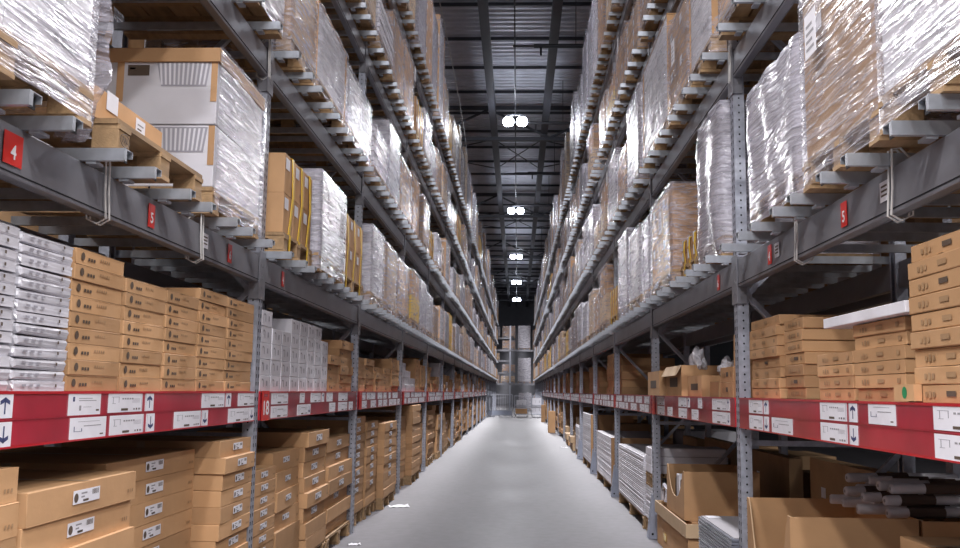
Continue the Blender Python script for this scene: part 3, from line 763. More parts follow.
# ------------------------------------------------------------------ pallets
def pallet_mesh(d, w):
    """deck boards run along Y (the side seen from the aisle)"""
    key = ('pallet', round(d, 2), round(w, 2))
    if key in _me: return _me[key]
    c = MB(); x = d / 2; y = w / 2
    for i in range(3):
        yc = -y + .06 + i * (w - .12) / 2
        c.box((-x, yc - .05, 0), (x, yc + .05, .02), 'wood')
        for j in range(3):
            xc = -x + .06 + j * (d - .12) / 2; c.bbox((xc - .055, yc - .055, .02), (xc + .055, yc + .055, .1), 'wood', .003)
        c.box((-x, yc - .055, .1), (x, yc + .055, .121), 'wood')
    n = 6; bw = (d - .0) / n
    for j in range(n): c.box((-x + j * bw + (.008 if j else 0), -y, .121), (-x + (j + 1) * bw - .008, y, .143), 'wood')
    me = c.mesh('wooden_pallet'); _me[key] = me; return me
for (sd, ya, yb, k, si, u, d) in FP:
    if ya > 30: continue
    o = link('wooden_pallet', pallet_mesh(d, yb - ya - .02)); o.location = (side_x(sd, u + d / 2 + .01), (ya + yb) / 2, .001); o.rotation_euler = (0, 0, RZ[sd])
    tag(o, 'wooden pallet on the floor under the %s carton stack of the %s %s bay' % (ORD[si], bayname(k), SIDE[sd]), 'pallet', 'pallets under the floor stacks')

# ------------------------------------------------------------------ pallet loads
def wrap_mesh(d, w, h, seed, amp=.004, z0=.015, loose=0., top=True, mat_='wrap'):
    r = random.Random(seed); off = Vector((r.uniform(0, 90), r.uniform(0, 90), r.uniform(0, 90)))
    c = MB(); nz_ = max(10, int(h / .045)); x = d / 2 + .012; y = w / 2 + .012
    per = []
    def side(ax, ay, bx, by, n):
        for i in range(n): t = i / n; per.append((ax + (bx - ax) * t, ay + (by - ay) * t, abs(2 * t - 1)))
    nx, ny = max(8, int(d / .06)), max(8, int(w / .05))
    side(x, -y, x, y, ny); side(x, y, -x, y, nx); side(-x, y, -x, -y, ny); side(-x, -y, x, -y, nx)
    K = len(per); vs = []
    for j in range(nz_ + 1):
        z = z0 + (h + .012 - z0) * j / nz_
        for (a, b2, e) in per:
            p = Vector((a, b2, z)); nrm = Vector((a / x if abs(abs(a) - x) < 1e-4 else 0, b2 / y if abs(abs(b2) - y) < 1e-4 else 0, 0)).normalized()
            v = abs(noise.noise(Vector((a * 5, b2 * 5 + z * 4, z * 17 - b2 * 5)) + off)) * amp * 2.2
            v += abs(noise.noise(Vector((a * 3, b2 * 3, z * 3)) + off)) * (amp + loose) * 1.2
            if loose: v += loose * (math.sin(j / nz_ * PI) + .4) * (.5 + noise.noise(Vector((a * 2, b2 * 4, z)) + off))
            # corners: rounded
            if e > .97: nrm = Vector((math.copysign(1, a), math.copysign(1, b2), 0)).normalized(); v *= .3
            vs.append(p + nrm * v)
    fs = []
    for j in range(nz_):
        for i in range(K): a = j * K + i; b2 = j * K + (i + 1) % K; fs.append((a, b2, b2 + K, a + K))
    # top hem folded inwards, ruffled
    o = len(vs)
    for i, (a, b2, e) in enumerate(per):
        q = .78 + .08 * noise.noise(Vector((a * 6, b2 * 6, 3)) + off)
        vs.append(Vector((a * q, b2 * q, h + .014 + (.018 + loose) * abs(noise.noise(Vector((a * 9, b2 * 9, 9)) + off)))))
    for i in range(K): a = nz_ * K + i; b2 = nz_ * K + (i + 1) % K; fs.append((a, b2, o + (i + 1) % K, o + i))
    c.add(vs, fs, mat_)
    return c.mesh('stretch_wrap', True)
def load_parts(spec, seed):
    """returns list of (partname, mesh, loc) for a load; spec: dict(d,w,h,style)"""
    d, w, h, st = spec['d'], spec['w'], spec['h'], spec['style']
    key = ('load', round(d, 2), round(w, 2), round(h, 2), st, seed)
    if key in _me: return _me[key]
    r = random.Random(seed * 31 + 5); P = []
    P.append(('pallet', pallet_mesh(d, w), (0, 0, 0)))
    z = .145; H = h - z; gd, gw = d - .03, w - .03
    def grid(nx, ny, nz, kind, gap=.006):
        dx, dy, dz = gd / nx, gw / ny, H / nz
        for k in range(nz):
            for i in range(nx):
                for j in range(ny):
                    if 0 < i < nx - 1 and 0 < k < nz - 1 and 0 < j < ny - 1: continue
                    P.append(('carton', carton_mesh(dx - gap, dy - gap, dz - .002, kind, (i + 2 * j + k) % 3), (-gd / 2 + dx * (i + .5), -gw / 2 + dy * (j + .5), z + dz * k)))
    if st == 'brown': grid(2, 2, 2, 'load'); P.append(('stretch_wrap', wrap_mesh(gd, gw, h, seed, mat_='wrap'), (0, 0, 0)))
    elif st == 'brown4': grid(2, 2, 4, 'load'); P.append(('stretch_wrap', wrap_mesh(gd, gw, h, seed, mat_='wrap_thin'), (0, 0, 0)))
    elif st == 'browntall': grid(1, 1, 1, 'dark'); P.append(('stretch_wrap', wrap_mesh(gd, gw, h, seed, .005, mat_='wrap'), (0, 0, 0)))
    elif st == 'white': grid(2, 2, 2, 'loadw'); P.append(('stretch_wrap', wrap_mesh(gd, gw, h, seed, mat_='wrap'), (0, 0, 0)))
    elif st == 'white1': grid(1, 2, 1, 'loadw'); P.append(('stretch_wrap', wrap_mesh(gd, gw, h, seed, .005, mat_='wrap'), (0, 0, 0)))
    elif st == 'grey': grid(1, 3, 2, 'loadw'); P.append(('stretch_wrap', wrap_mesh(gd, gw, h, seed, .005, mat_='wrap_dense'), (0, 0, 0)))
    elif st == 'pale': grid(2, 1, 3, 'pale'); P.append(('stretch_wrap', wrap_mesh(gd, gw, h, seed, mat_='wrap_thin'), (0, 0, 0)))
    elif st == 'loose': grid(1, 1, 1, 'dark'); P.append(('stretch_wrap', wrap_mesh(gd, gw, h, seed, .006, loose=.013, mat_='wrap_dense'), (0, 0, 0)))
    elif st == 'loosew': grid(1, 1, 1, 'loadw'); P.append(('stretch_wrap', wrap_mesh(gd, gw, h, seed, .006, loose=.02, mat_='wrap_dense'), (0, 0, 0)))
    elif st == 'edge':      # white cartons shown on the aisle face, plain board on the near side
        grid(1, 1, 1, 'loadw')
        c = MB(); c.bbox((-gd / 2, -gw / 2 - .018, z), (gd / 2 + .004, -gw / 2 - .004, h - .01), 'card', .003); P.append(('cover_board', c.mesh('cover_board'), (0, 0, 0)))
        c = MB(); c.bbox((-gd / 2, gw / 2 + .004, z), (gd / 2 + .004, gw / 2 + .018, h - .01), 'card', .003); P.append(('cover_board', c.mesh('cover_board'), (0, 0, 0)))
        c = MB(); c.bbox((-gd / 2, -gw / 2, h), (gd / 2, gw / 2, h + .014), 'card', .003); P.append(('top_board', c.mesh('top_board'), (0, 0, 0)))
        P.append(('stretch_wrap', wrap_mesh(gd + .01, gw - .0, h - .04, seed, .012, mat_='wrap_thin'), (0, 0, 0)))
    elif st == 'strap':
        grid(2, 3, 2, 'load')
        for f in (-.3, .02, .34):
            c = MB(); y = f * gw; ww = .048; X = gd / 2 + .006
            pts = [(X + .0, z + .0), (X + .012, z + H * .5), (X + .004, h - .01), (X - .05, h + .008), (-X + .05, h + .008), (-X - .006, h - .02), (-X - .006, z - .03), (-X - .006, z - .03)]
            vs = []
            for (a, zz) in pts: vs += [(a, y - ww / 2 + .03 * math.sin(zz * 9 + seed), zz), (a, y + ww / 2 + .03 * math.sin(zz * 9 + seed), zz)]
            c.add(vs, [(2 * k, 2 * k + 1, 2 * k + 3, 2 * k + 2) for k in range(len(pts) - 2)], 'strap_yellow')
            vs = [(X, y - .012, z - .14), (X, y + .014, z - .14), (X + .004, y + ww / 2, z), (X + .004, y - ww / 2, z)]
            c.add(vs, [(0, 1, 2, 3)], 'strap_yellow')
            me = c.mesh('strap')
            bm = bmesh.new(); bm.from_mesh(me); ret = bmesh.ops.solidify(bm, geom=list(bm.faces), thickness=.004); bm.to_mesh(me); bm.free()
            P.append(('strap', me, (0, 0, 0)))
    elif st == 'panels':    # many thin boards stacked, dark gaps
        c = MB(); n = max(8, int(H / .055)); dz = H / n
        for k in range(n):
            a = r.uniform(-.012, .004); c.bbox((-gd / 2, -gw / 2, z + dz * k), (gd / 2 + a, gw / 2 + a, z + dz * (k + 1) - .009), 'panel_white', .002)
            c.box((-gd / 2 + .02, -gw / 2 + .02, z + dz * (k + 1) - .009), (gd / 2 - .03, gw / 2 - .03, z + dz * (k + 1)), 'panel_line')
        P.append(('panel_pack', c.mesh('panel_pack'), (0, 0, 0)))
        P.append(('stretch_wrap', wrap_mesh(gd + .01, gw + .01, h, seed, .008, mat_='wrap_thin'), (0, 0, 0)))
    elif st == 'open':      # brown cartons, yellow film low down
        grid(2, 2, 3, 'load')
        c = MB(); c.bbox((-gd / 2 - .004, -gw / 2 - .004, z + H * .02), (gd / 2 + .006, gw / 2 + .006, z + H * .5), 'strap_yellow' if seed % 2 else 'card_pale', .004); P.append(('sleeve', c.mesh('sleeve'), (0, 0, 0)))
        P.append(('stretch_wrap', wrap_mesh(gd + .02, gw + .02, h, seed, .012, mat_='wrap_thin'), (0, 0, 0)))
    if st in ('brown', 'white', 'grey', 'browntall', 'loose', 'white1') and r.random() < .6:
        c = MB(); c.box((-.0008, -.075, -.1), (.0008, .075, .1), 'paper')
        for k in range(4): c.add([(.0014, -.055, -.07 + k * .035), (.0014, .05 - .02 * (k % 2), -.07 + k * .035), (.0014, .05 - .02 * (k % 2), -.055 + k * .035), (.0014, -.055, -.055 + k * .035)], [(0, 1, 2, 3)], 'print_grey')
        P.append(('paper_label', c.mesh('paper_label'), (gd / 2 + .055, gw * r.uniform(-.25, .25), z + H * r.uniform(.4, .8))))
    _me[key] = P
    return P
def joined(parts, key):
    k2 = ('joined',) + key
    if k2 in _me: return _me[k2]
    c = MB()
    for (nm, me, loc) in parts:
        vs = [v.co + Vector(loc) for v in me.vertices]; o = len(c.v); c.v += [tuple(v) for v in vs]
        for p in me.polygons:
            c.f.append(tuple(o + i for i in p.vertices)); c.m.append(c.mi(me.materials[p.material_index].name))
    _me[k2] = c.mesh('pallet_load'); return _me[k2]
STY = {'brown': 'brown cartons in clear stretch film', 'brown4': 'small brown cartons in thin film', 'browntall': 'one tall brown carton in shiny film', 'white': 'white cartons in clear film', 'white1': 'large white cartons in film',
       'grey': 'pale grey goods in dense film', 'pale': 'long pale brown cartons in film', 'loose': 'goods under loose baggy film', 'loosew': 'pale goods under loose baggy film', 'edge': 'white cartons with brown cover boards', 'strap': 'brown cartons with yellow straps', 'panels': 'stacked white panels in film', 'open': 'wrapped cartons in a coloured sleeve'}
LOADS = []
def ld(sd, tier, ya, yb, top, style, seed=0, u=-.11, d=1.05, dz=0):
    LOADS.append(dict(sd=sd, tier=tier, ya=ya, yb=yb, top=top, style=style, seed=seed, u=u, d=d, dz=dz))
# hand-measured near loads
ld('L', 0, 2.10, 3.27, 3.45, 'white', 1, u=-.17)
ld('L', 0, 6.34, 7.24, 3.14, 'strap', 3); ld('L', 0, 7.30, 8.42, 3.24, 'grey', 4, u=-.15); ld('L', 0, 8.50, 9.70, 3.16, 'strap', 5)
ld('L', 0, 10.22, 11.20, 3.32, 'white1', 6); ld('L', 0, 11.35, 12.45, 3.30, 'browntall', 7); ld('L', 0, 12.55, 13.85, 3.28, 'brown', 8)
ld('L', 0, 14.15, 15.35, 3.32, 'open', 9); ld('L', 0, 15.45, 16.5, 3.3, 'grey', 10); ld('L', 0, 16.6, 17.8, 3.25, 'white', 2)
ld('L', 1, 2.6, 3.7, 4.6, 'white', 11); ld('L', 1, 3.8, 4.75, 4.6, 'brown', 12); ld('L', 1, 4.85, 6.08, 4.6, 'loose', 13); ld('L', 1, 6.32, 7.14, 4.62, 'browntall', 13)
ld('L', 1, 7.2, 8.45, 4.62, 'edge', 14); ld('L', 1, 8.5, 9.96, 4.55, 'white1', 15); ld('L', 1, 10.22, 11.25, 4.45, 'panels', 16); ld('L', 1, 11.35, 12.5, 4.85, 'white', 17)
ld('L', 1, 12.6, 13.9, 4.7, 'brown', 18)
ld('R', 0, 2.42, 3.36, 3.6, 'white1', 21, u=-.14); ld('R', 0, 3.40, 4.34, 3.36, 'browntall', 22, u=-.12); ld('R', 0, 4.40, 5.42, 3.22, 'loosew', 23, u=-.1)
ld('R', 0, 6.34, 7.15, 3.50, 'loosew', 24, u=-.06)
ld('R', 0, 7.28, 8.05, 2.75, 'strap', 25, u=-.05); ld('R', 0, 8.15, 9.42, 3.34, 'brown', 26); ld('R', 0, 9.50, 10.06, 3.30, 'grey', 27); ld('R', 0, 10.26, 11.3, 3.35, 'white1', 28); ld('R', 0, 11.4, 12.5, 3.5, 'grey', 28); ld('R', 0, 12.6, 13.7, 2.95, 'strap', 29)
ld('R', 0, 14.2, 15.4, 3.4, 'open', 30); ld('R', 0, 15.5, 16.6, 3.1, 'brown4', 31); ld('R', 0, 16.7, 17.85, 3.3, 'pale', 32)
ld('R', 1, 4.9, 6.12, 4.6, 'brown', 40); ld('R', 1, 6.36, 7.2, 4.75, 'edge', 33); ld('R', 1, 7.26, 8.22, 4.72, 'brown', 34); ld('R', 1, 8.3, 9.94, 4.95, 'edge', 35); ld('R', 1, 10.26, 11.4, 4.95, 'grey', 36)
ld('R', 1, 11.5, 12.6, 4.6, 'brown', 37); ld('R', 1, 12.7, 13.9, 4.85, 'white', 38)
styles = ['brown', 'brown', 'brown4', 'browntall', 'white', 'white', 'white1', 'grey', 'grey', 'pale', 'loose', 'edge', 'strap', 'panels', 'open']
r = random.Random(99)
for sd in 'LR':
    for ti_ in range(4):
        done = max([l['yb'] for l in LOADS if l['sd'] == sd and l['tier'] == ti_], default=0)
        for k in range(1 if ti_ < 2 else (1 if ti_ == 2 else 2), NB):
            yb = Y0[sd] + B * (k - 1); n = 3; sl = (B - .12) / n
            if yb > 60 and r.random() < .12: pass
            for j in range(n):
                a = yb + .06 + sl * j
                if a + .3 < done: continue
                if r.random() < .05: continue
                hi = [3.40, 4.92, 6.42, 9.0][ti_]; lo = [3.05, 4.3, 5.9, 8.0][ti_]
                st = r.choice(styles); w_ = sl - .05 - r.choice((0, 0, .1))
                top = r.uniform(lo, hi)
                if st == 'strap': top = min(top, tz(ti_) + .9)
                ld(sd, ti_, a + .02, a + .02 + w_, top, st, r.randrange(3), u=-.1 - r.uniform(0, .05))
def lvis(l):
    Y = (l['ya'] + l['yb']) / 2; return (l['yb'] - l['ya']) * (l['top'] - tz(l['tier'])) / Y ** 3
LOADS.sort(key=lvis, reverse=True)
TN = ['first pallet tier', 'second pallet tier', 'third pallet tier', 'top pallet tier']
cnt = {}
for l in sorted(LOADS, key=lambda l: l['ya']):
    k = int(math.floor(((l['ya'] + l['yb']) / 2 - Y0[l['sd']]) / B)) + 1
    cnt[l['sd'], l['tier'], k] = cnt.get((l['sd'], l['tier'], k), 0) + 1; l['k'] = k; l['j'] = cnt[l['sd'], l['tier'], k]
rest = MB()
for i, l in enumerate(LOADS):
    w = round((l['yb'] - l['ya']) * 20) / 20 if l['ya'] > 13 else l['yb'] - l['ya']
    z = tz(l['tier']); h = l['top'] - z
    q = .1 if l['ya'] > 13 else .01
    h = max(.35, round(h / q) * q)
    seed = l['seed'] if l['ya'] < 14 else l['seed'] % 2
    parts = load_parts(dict(d=l['d'], w=w, h=h, style=l['style']), seed)
    x = side_x(l['sd'], l['u'] + l['d'] / 2); y = (l['ya'] + l['yb']) / 2
    z += .001
    if i < 298:
        lab = '%s, %s load of %s %s bay, %s' % (STY[l['style']], ORD[l['j']], bayname(l['k']), SIDE[l['sd']], TN[l['tier']])
        grp = 'pallet loads on the %s %s' % (SIDE[l['sd']], TN[l['tier']])
        if l['ya'] < 26:
            t = thing('pallet_load', lab, 'pallet load', (x, y, z), RZ[l['sd']], grp)
            for nm, me, loc in parts: link(nm, me, t, loc)
            l['obj'] = t
        else:
            o = link('pallet_load', joined(parts, (l['d'], w, h, l['style'], seed)), None, (x, y, z), RZ[l['sd']]); tag(o, lab, 'pallet load', grp)
    else:
        M = Matrix.Translation((x, y, z)) @ Matrix.Rotation(RZ[l['sd']], 4, 'Z'); st = l['style']
        rest.box((-l['d'] / 2, -w / 2, .0), (l['d'] / 2, w / 2, .14), 'wood', M)
        rest.box((-l['d'] / 2, -w / 2, .145), (l['d'] / 2, w / 2, h), 'card' if st in ('brown', 'strap', 'brown4', 'open', 'browntall') else ('card_pale' if st == 'pale' else 'white_card'), M)
tag(rest.build('pallet_load'), 'tiny distant wrapped pallet loads on the farthest upper tiers of both racks', 'pallet loads', None, 'stuff')
# ------------------------------------------------------------------ bespoke goods near the camera
def frect(c, x, y0, z0, y1, z1, m): c.add([(x, y0, z0), (x, y1, z0), (x, y1, z1), (x, y0, z1)], [(0, 1, 2, 3)], m)
# low pallet with a flat carton on it, left first tier
zt = tz(0) + .001
px_ = XF['L'] + .12 - .53
o = link('wooden_pallet', pallet_mesh(1.05, 1.02), None, (px_, 4.13, zt)); tag(o, 'open wooden pallet with a dark oval stamp, left first pallet tier near the camera', 'pallet')
st = MB(); pts = [(.0, .03 * math.cos(2 * PI * k / 28) * 1.5, .026 * math.sin(2 * PI * k / 28)) for k in range(28)]
st.tube(pts, .0016, 'print', 4, True); e_ = st.build('oval_stamp', o); e_.location = (.5265, -.455, .062)
d_ = link('stamp_letters', textmesh('PAL', .034, 'print'), e_); d_.location = (.0012, 0, 0)
o = link('cardboard_box', carton_mesh(.8, .74, .13, 'load', 2), None, (px_ + .03, 3.94, zt + .145)); tag(o, 'flat brown carton with white label on the stamped pallet, left first tier', 'box')
sl = MB(); sl.box((-.0008, -.05, -.035), (.0008, .05, .035), 'paper'); frect(sl, .0013, -.035, .005, .03, .012, 'print_grey'); frect(sl, .0013, -.035, -.015, .01, -.008, 'print'); l_ = sl.build('paper_label', o); l_.location = (.4035, .1, .075)

# big load of white cartons with brown caps and corner boards
def capload():
    t = thing('pallet_load', 'big load of white cartons printed with boxes, brown cap and corners, left first tier', 'pallet load', (XF['L'] + .10 - .55, 5.36, zt), 0)
    d, w, h = 1.06, .92, .86
    link('pallet', pallet_mesh(d, w), t)
    z = .145; x, y = d / 2 - .01, w / 2 - .01; tiers = ((z, .34), (z + .345, .365))
    for (z0, hh) in tiers:
        c = MB(); c.bbox((-x, -y, z0), (x, y, z0 + hh), 'white_card', .005)
        # printed drawing of a ribbed box and a dark badge, near side; brown corner strips
        def nr(x0, z0_, x1, z1_, m): c.add([(x0, -y - .002, z0_), (x1, -y - .002, z0_), (x1, -y - .002, z1_), (x0, -y - .002, z1_)], [(0, 1, 2, 3)], m)
        zt_ = z0 + hh
        c.add([(x - .34, -y - .002, zt_ - .01), (x - .04, -y - .002, zt_ - .01), (x - .06, -y - .002, zt_ - .15), (x - .31, -y - .002, zt_ - .15)], [(0, 3, 2, 1)], 'white_line')
        for k in range(11): c.add([(x - .325 + .026 * k, -y - .003, zt_ - .018), (x - .313 + .026 * k, -y - .003, zt_ - .018), (x - .302 + .0232 * k, -y - .003, zt_ - .142), (x - .312 + .0232 * k, -y - .003, zt_ - .142)], [(0, 3, 2, 1)], 'white_card')
        nr(x - .50, zt_ - .09, x - .38, zt_ - .03, 'print'); nr(x - .49, zt_ - .055, x - .46, zt_ - .045, 'paper'); nr(x - .5, zt_ - .018, x - .44, zt_ - .012, 'print_grey')
        nr(x - .035, z0 + hh * .35, x - .0, zt_ - .002, 'card'); nr(x - .56, z0 + hh * .35, x - .52, zt_ - .002, 'card')
        nr(-x, z0, x, z0 + .004, 'print_grey')
        c.build('carton', t)
    c = MB(); c.bbox((-x - .012, -y - .012, h - .02), (x + .012, y + .012, h + .06), 'card', .005); c.add([(-x + .1, -y - .013, h - .018), (-x + .11, -y - .013, h - .018), (-x + .11, -y - .013, h + .055), (-x + .1, -y - .013, h + .055)], [(0, 3, 2, 1)], 'card_dark'); c.build('brown_cap', t)
    me = wrap_mesh(d - .0, w - .0, h + .05, 5, .005, mat_='wrap'); wo = link('stretch_wrap', me, t)
    # the film only covers the aisle side and back here: drop the near face
    bm = bmesh.new(); bm.from_mesh(me); dl = [f for f in bm.faces if f.calc_center_median().y < -w / 2 + .01 or (f.calc_center_median().z > h + .055)]
    bmesh.ops.delete(bm, geom=dl, context='FACES'); bm.to_mesh(me); bm.free()
capload()
# loose film tail hanging beside the first left load, paper sheet label under the film
for l in LOADS[:6]:
    if l['sd'] == 'L' and l['ya'] == 2.10 and 'obj' in l:
        t = l['obj']; h = l['top'] - tz(0)
        c = MB(); c.box((-.0008, -.085, -.16), (.0008, .085, .16), 'paper')
        rr2 = random.Random(4)
        for row in range(4):
            zz = .11 - row * .075
            y = -.06
            while y < .05:
                w_ = rr2.choice((.004, .007, .01)); frect(c, .0014, y, zz - .03, y + w_, zz + .012 - .01 * (row % 2), 'print_grey' if row < 2 else 'print'); y += w_ + .006
        o = c.build('shipping_sheet', t); o.location = (.548, .26, .62)
        c = MB(); vs = []; fs = []; nI, nJ = 18, 6
        for i in range(nI + 1):
            for j in range(nJ + 1):
                z = .95 - i * .055; wv = .16 + .1 * math.sin(i / nI * PI); 
                vs.append((.45 + .07 * noise.noise(Vector((i * .35, j * .8, 2))) - .0 * i + .05 * math.sin(j * 1.9 + i * .3), .57 + j / nJ * wv * (1 - .55 * (i / nI) ** 3), z))
        for i in range(nI):
            for j in range(nJ): a = i * (nJ + 1) + j; fs.append((a, a + 1, a + nJ + 2, a + nJ + 1))
        c.add(vs, fs, 'wrap'); c.build('film_tail', t, smooth=True)
for l in LOADS[:8]:
    if l['sd'] == 'R' and l['ya'] == 2.42 and 'obj' in l:
        o = link('printed_number', textmesh('450', .045, 'print'), l['obj']); o.location = (.5135, -.30, .45)
        o = link('printed_arrow', textmesh('\u2191', .04, 'print'), l['obj']); o.location = (.5135, -.42, .43)
# gathered film tuft on the second right load
for l in LOADS[:8]:
    if l['sd'] == 'R' and l['ya'] == 3.40 and 'obj' in l:
        c = MB(); n_ = 22; vs = []
        hh = l['top'] - tz(0); off = Vector((3, 1, 7))
        for i in range(7):
            for j in range(n_):
                a = 2 * PI * j / n_; rd = .10 * math.sin((i + .6) / 7.2 * PI) * (1 + .6 * noise.noise(Vector((math.cos(a) * 2, math.sin(a) * 2, i * .9)) + off))
                vs.append((.42 + rd * math.cos(a), -.42 + rd * math.sin(a) * 1.3, hh - .1 + i * .035))
        c.add(vs, [(i * n_ + j, i * n_ + (j + 1) % n_, (i + 1) * n_ + (j + 1) % n_, (i + 1) * n_ + j) for i in range(6) for j in range(n_)], 'wrap_dense'); c.build('film_tuft', l['obj'], smooth=True)

# ---------------- open display bins (cardboard, low swooping front)
def bin_(name_label, x0, x1, ya, yb, z0, z1, swoop=True, contents=None):
    """x0 aisle face, x1 rear (right rack: x1 > x0); near side at ya"""
    t = thing('open_carton', name_label, 'box', ((x0 + x1) / 2, (ya + yb) / 2, z0))
    hx, hy, h, th = (x1 - x0) / 2, (yb - ya) / 2, z1 - z0, .008
    c = MB(); c.box((-hx, -hy, 0), (hx, hy, .01), 'card')
    c.box((-hx, -hy, .01), (hx, -hy + th, h), 'card'); c.box((-hx, hy - th, .01), (hx, hy, h), 'card'); c.box((hx - th, -hy + th, .01), (hx, hy - th, h), 'card')
    n = 26; pr = []
    for k in range(n + 1):
        t_ = k / n; y = -hy + th + t_ * (2 * hy - 2 * th)
        q = h
        if swoop:
            q = h - (h * .62) * (1 - abs(2 * min(max((t_ - .06) / .88, 0), 1) - 1) ** 2.6)
        pr.append((y, q))
    vs = [(-hx, y, .01) for y, q in pr] + [(-hx, y, q) for y, q in pr] + [(-hx + th, y, .01) for y, q in pr] + [(-hx + th, y, q) for y, q in pr]
    K = n + 1; fs = []
    for k in range(n): fs += [(k, k + 1, K + k + 1, K + k), (2 * K + k, 3 * K + k, 3 * K + k + 1, 2 * K + k + 1), (K + k, K + k + 1, 3 * K + k + 1, 3 * K + k)]
    c.add(vs, fs, 'card')
    # pale cut edge along the swoop
    c.tube([(-hx + th / 2, y, q) for y, q in pr], .0035, 'card_pale', 5)
    c.build('carton_body', t)
    return t
XR = XF['R']
# supports: closed cartons below the bins so that nothing hovers
def solidbox(label, x0, x1, ya, yb, z0, z1, kind='plain', name='cardboard_box', rz=0, cat='box', group=None):
    c = carton_mesh(x1 - x0, yb - ya, z1 - z0, kind, 0); o = link(name, c, None, ((x0 + x1) / 2, (ya + yb) / 2, z0)); o.rotation_euler = (0, 0, PI + rz); return tag(o, label, cat, group)
bin_('large open brown display carton with swooping cut front, nearest right bay floor', XR + .01, XR + .68, 5.16, 6.10, .002, .86)
bin_('open brown carton behind the swoop-fronted one, holding white rolls, right floor', XR + .70, XR + 1.22, 5.16, 6.10, .002, .85, False)
solidbox('brown carton at the bottom right corner of the photo, on another carton', XR + .34, XR + .95, 3.95, 4.55, .442, .86)
solidbox('brown carton underneath the one at the bottom right corner', XR + .32, XR + .95, 3.95, 4.56, .002, .44)
rr3 = random.Random(12)
rolls = []
for k in range(15):
    row, cidx = divmod(k, 5)
    yb_ = 5.28 + cidx * .165 + row * .03; z = .84 + .035 + row * .062
    if z > 1.12: z = 1.1
    x0 = XR + .46 + rr3.uniform(0, .22) + row * .03; L_ = rr3.uniform(.62, .8)
    t = thing('fabric_roll', '', 'roll', (0, 0, 0), 0, 'white rolls with brown sleeves on the open cartons')
    t['label'] = 'white fabric roll with brown sleeve, in the heap on the open cartons, right floor'
    t.location = (x0, yb_, z); t.rotation_euler = (0, 0, rr3.uniform(-.24, .24))
    c = MB(); c.tube([(0, 0, 0), (.01, 0, 0), (L_ * .5, 0, .004), (L_, 0, 0)], [.024, .029, .028, .029], 'cloth_white', 10); c.disc((-.001, 0, 0), (-1, 0, 0), .01, 'print_grey', 8); c.build('roll', t, smooth=True)
    a = rr3.uniform(.08, .3); c = MB(); c.tube([(a, 0, .001), (a + .2, 0, .003)], .031, 'dark_card', 10); c.build('paper_sleeve', t)
# second right bay, floor
def panelstack(label, ya, yb, top, m='panel_grey', u=-.01, d=.9, dz=.03, gap=.006, pal=False, z0=.002, cat='panels', board=None):
    t = thing('panel_stack', label, cat, (XR + u + d / 2, (ya + yb) / 2, z0), PI)
    z = 0; hy = (yb - ya) / 2
    if pal: link('pallet', pallet_mesh(d, yb - ya), t); z = .146
    n = max(1, int((top - z0 - z) / dz)); dz = (top - z0 - z) / n; c = MB(); r_ = random.Random(int(ya * 10))
    for k in range(n):
        a = r_.uniform(-.0025, .001); b2 = r_.uniform(-.004, .0)
        c.bbox((-d / 2, -hy + .004, z + dz * k), (d / 2 + a, hy + b2, z + dz * (k + 1) - gap), m, .003)
        c.box((-d / 2 + .01, -hy + .014, z + dz * (k + 1) - gap), (d / 2 - .02, hy - .014, z + dz * (k + 1)), 'panel_line')
    c.build('panels', t)
    if board:
        c = MB(); c.bbox((-d / 2, hy + .001, z), (d / 2 + .01, hy + .02, top - z0 + .0), 'card', .003); c.build('end_board', t)
    return t
t = panelstack('stack of glossy grey panels with a white tag on top, second right bay floor', 6.42, 7.58, .56, dz=.022, u=-.02)
c = MB(); c.box((.30, -.55, .559), (.40, -.42, .561), 'paper'); c.build('paper_tag', t)
solidbox('wide brown tray carton with raised rim, second right bay floor', XR + .0, XR + .75, 8.15, 9.9, .002, .30)
c = MB(); 
hx, hy = .395, .895
for a, b2 in (((-hx, -hy, 0), (hx, -hy + .012, .115)), ((-hx, hy - .012, 0), (hx, hy, .115)), ((-hx, -hy + .012, 0), (-hx + .012, hy - .012, .115)), ((hx - .012, -hy + .012, 0), (hx, hy - .012, .115))): c.box(a, b2, 'card_pale')
c.box((-hx + .012, -hy + .012, 0), (hx - .012, hy - .012, .01), 'card'); o = c.build('carton_lid', None, (XR + .375, 9.02, .302)); tag(o, 'pale brown cardboard tray lying on the wide carton, second right bay floor', 'tray')
solidbox('low brown carton inside the cardboard tray, second right bay', XR + .06, XR + .68, 8.3, 9.6, .314, .415)
t = bin_('open brown display carton holding black and white goods, second right bay floor', XR + .01, XR + .66, 8.36, 9.3, .417, .83)
c = MB(); c.bbox((-.3, .0, .02), (-.02, .34, .30), 'print', .02); c.bbox((-.31, .05, .1), (-.24, .2, .34), 'paper', .01); o = c.build('appliance', None, (XR + .37, 8.85, .42)); tag(o, 'black and white packaged item inside the open carton, second right bay floor', 'package')
c = MB(); c.tube([(0, -.1, .0), (.02, -.09, .12), (0, 0, .16), (0, .09, .1), (.0, .1, 0)], .02, 'film_white', 8); o = c.build('film_loop', None, (XR + .05, 9.72, .43)); tag(o, 'loop of white plastic standing in the cardboard tray, second right bay', 'plastic')
c = MB(); c.box((0, 0, 0), (.0015, .16, .07), 'strap_yellow'); o = c.build('sticker', None, (XR - .003, 9.3, .09)); tag(o, 'yellow printed sticker on the wide tray carton, second right bay floor', 'sticker')
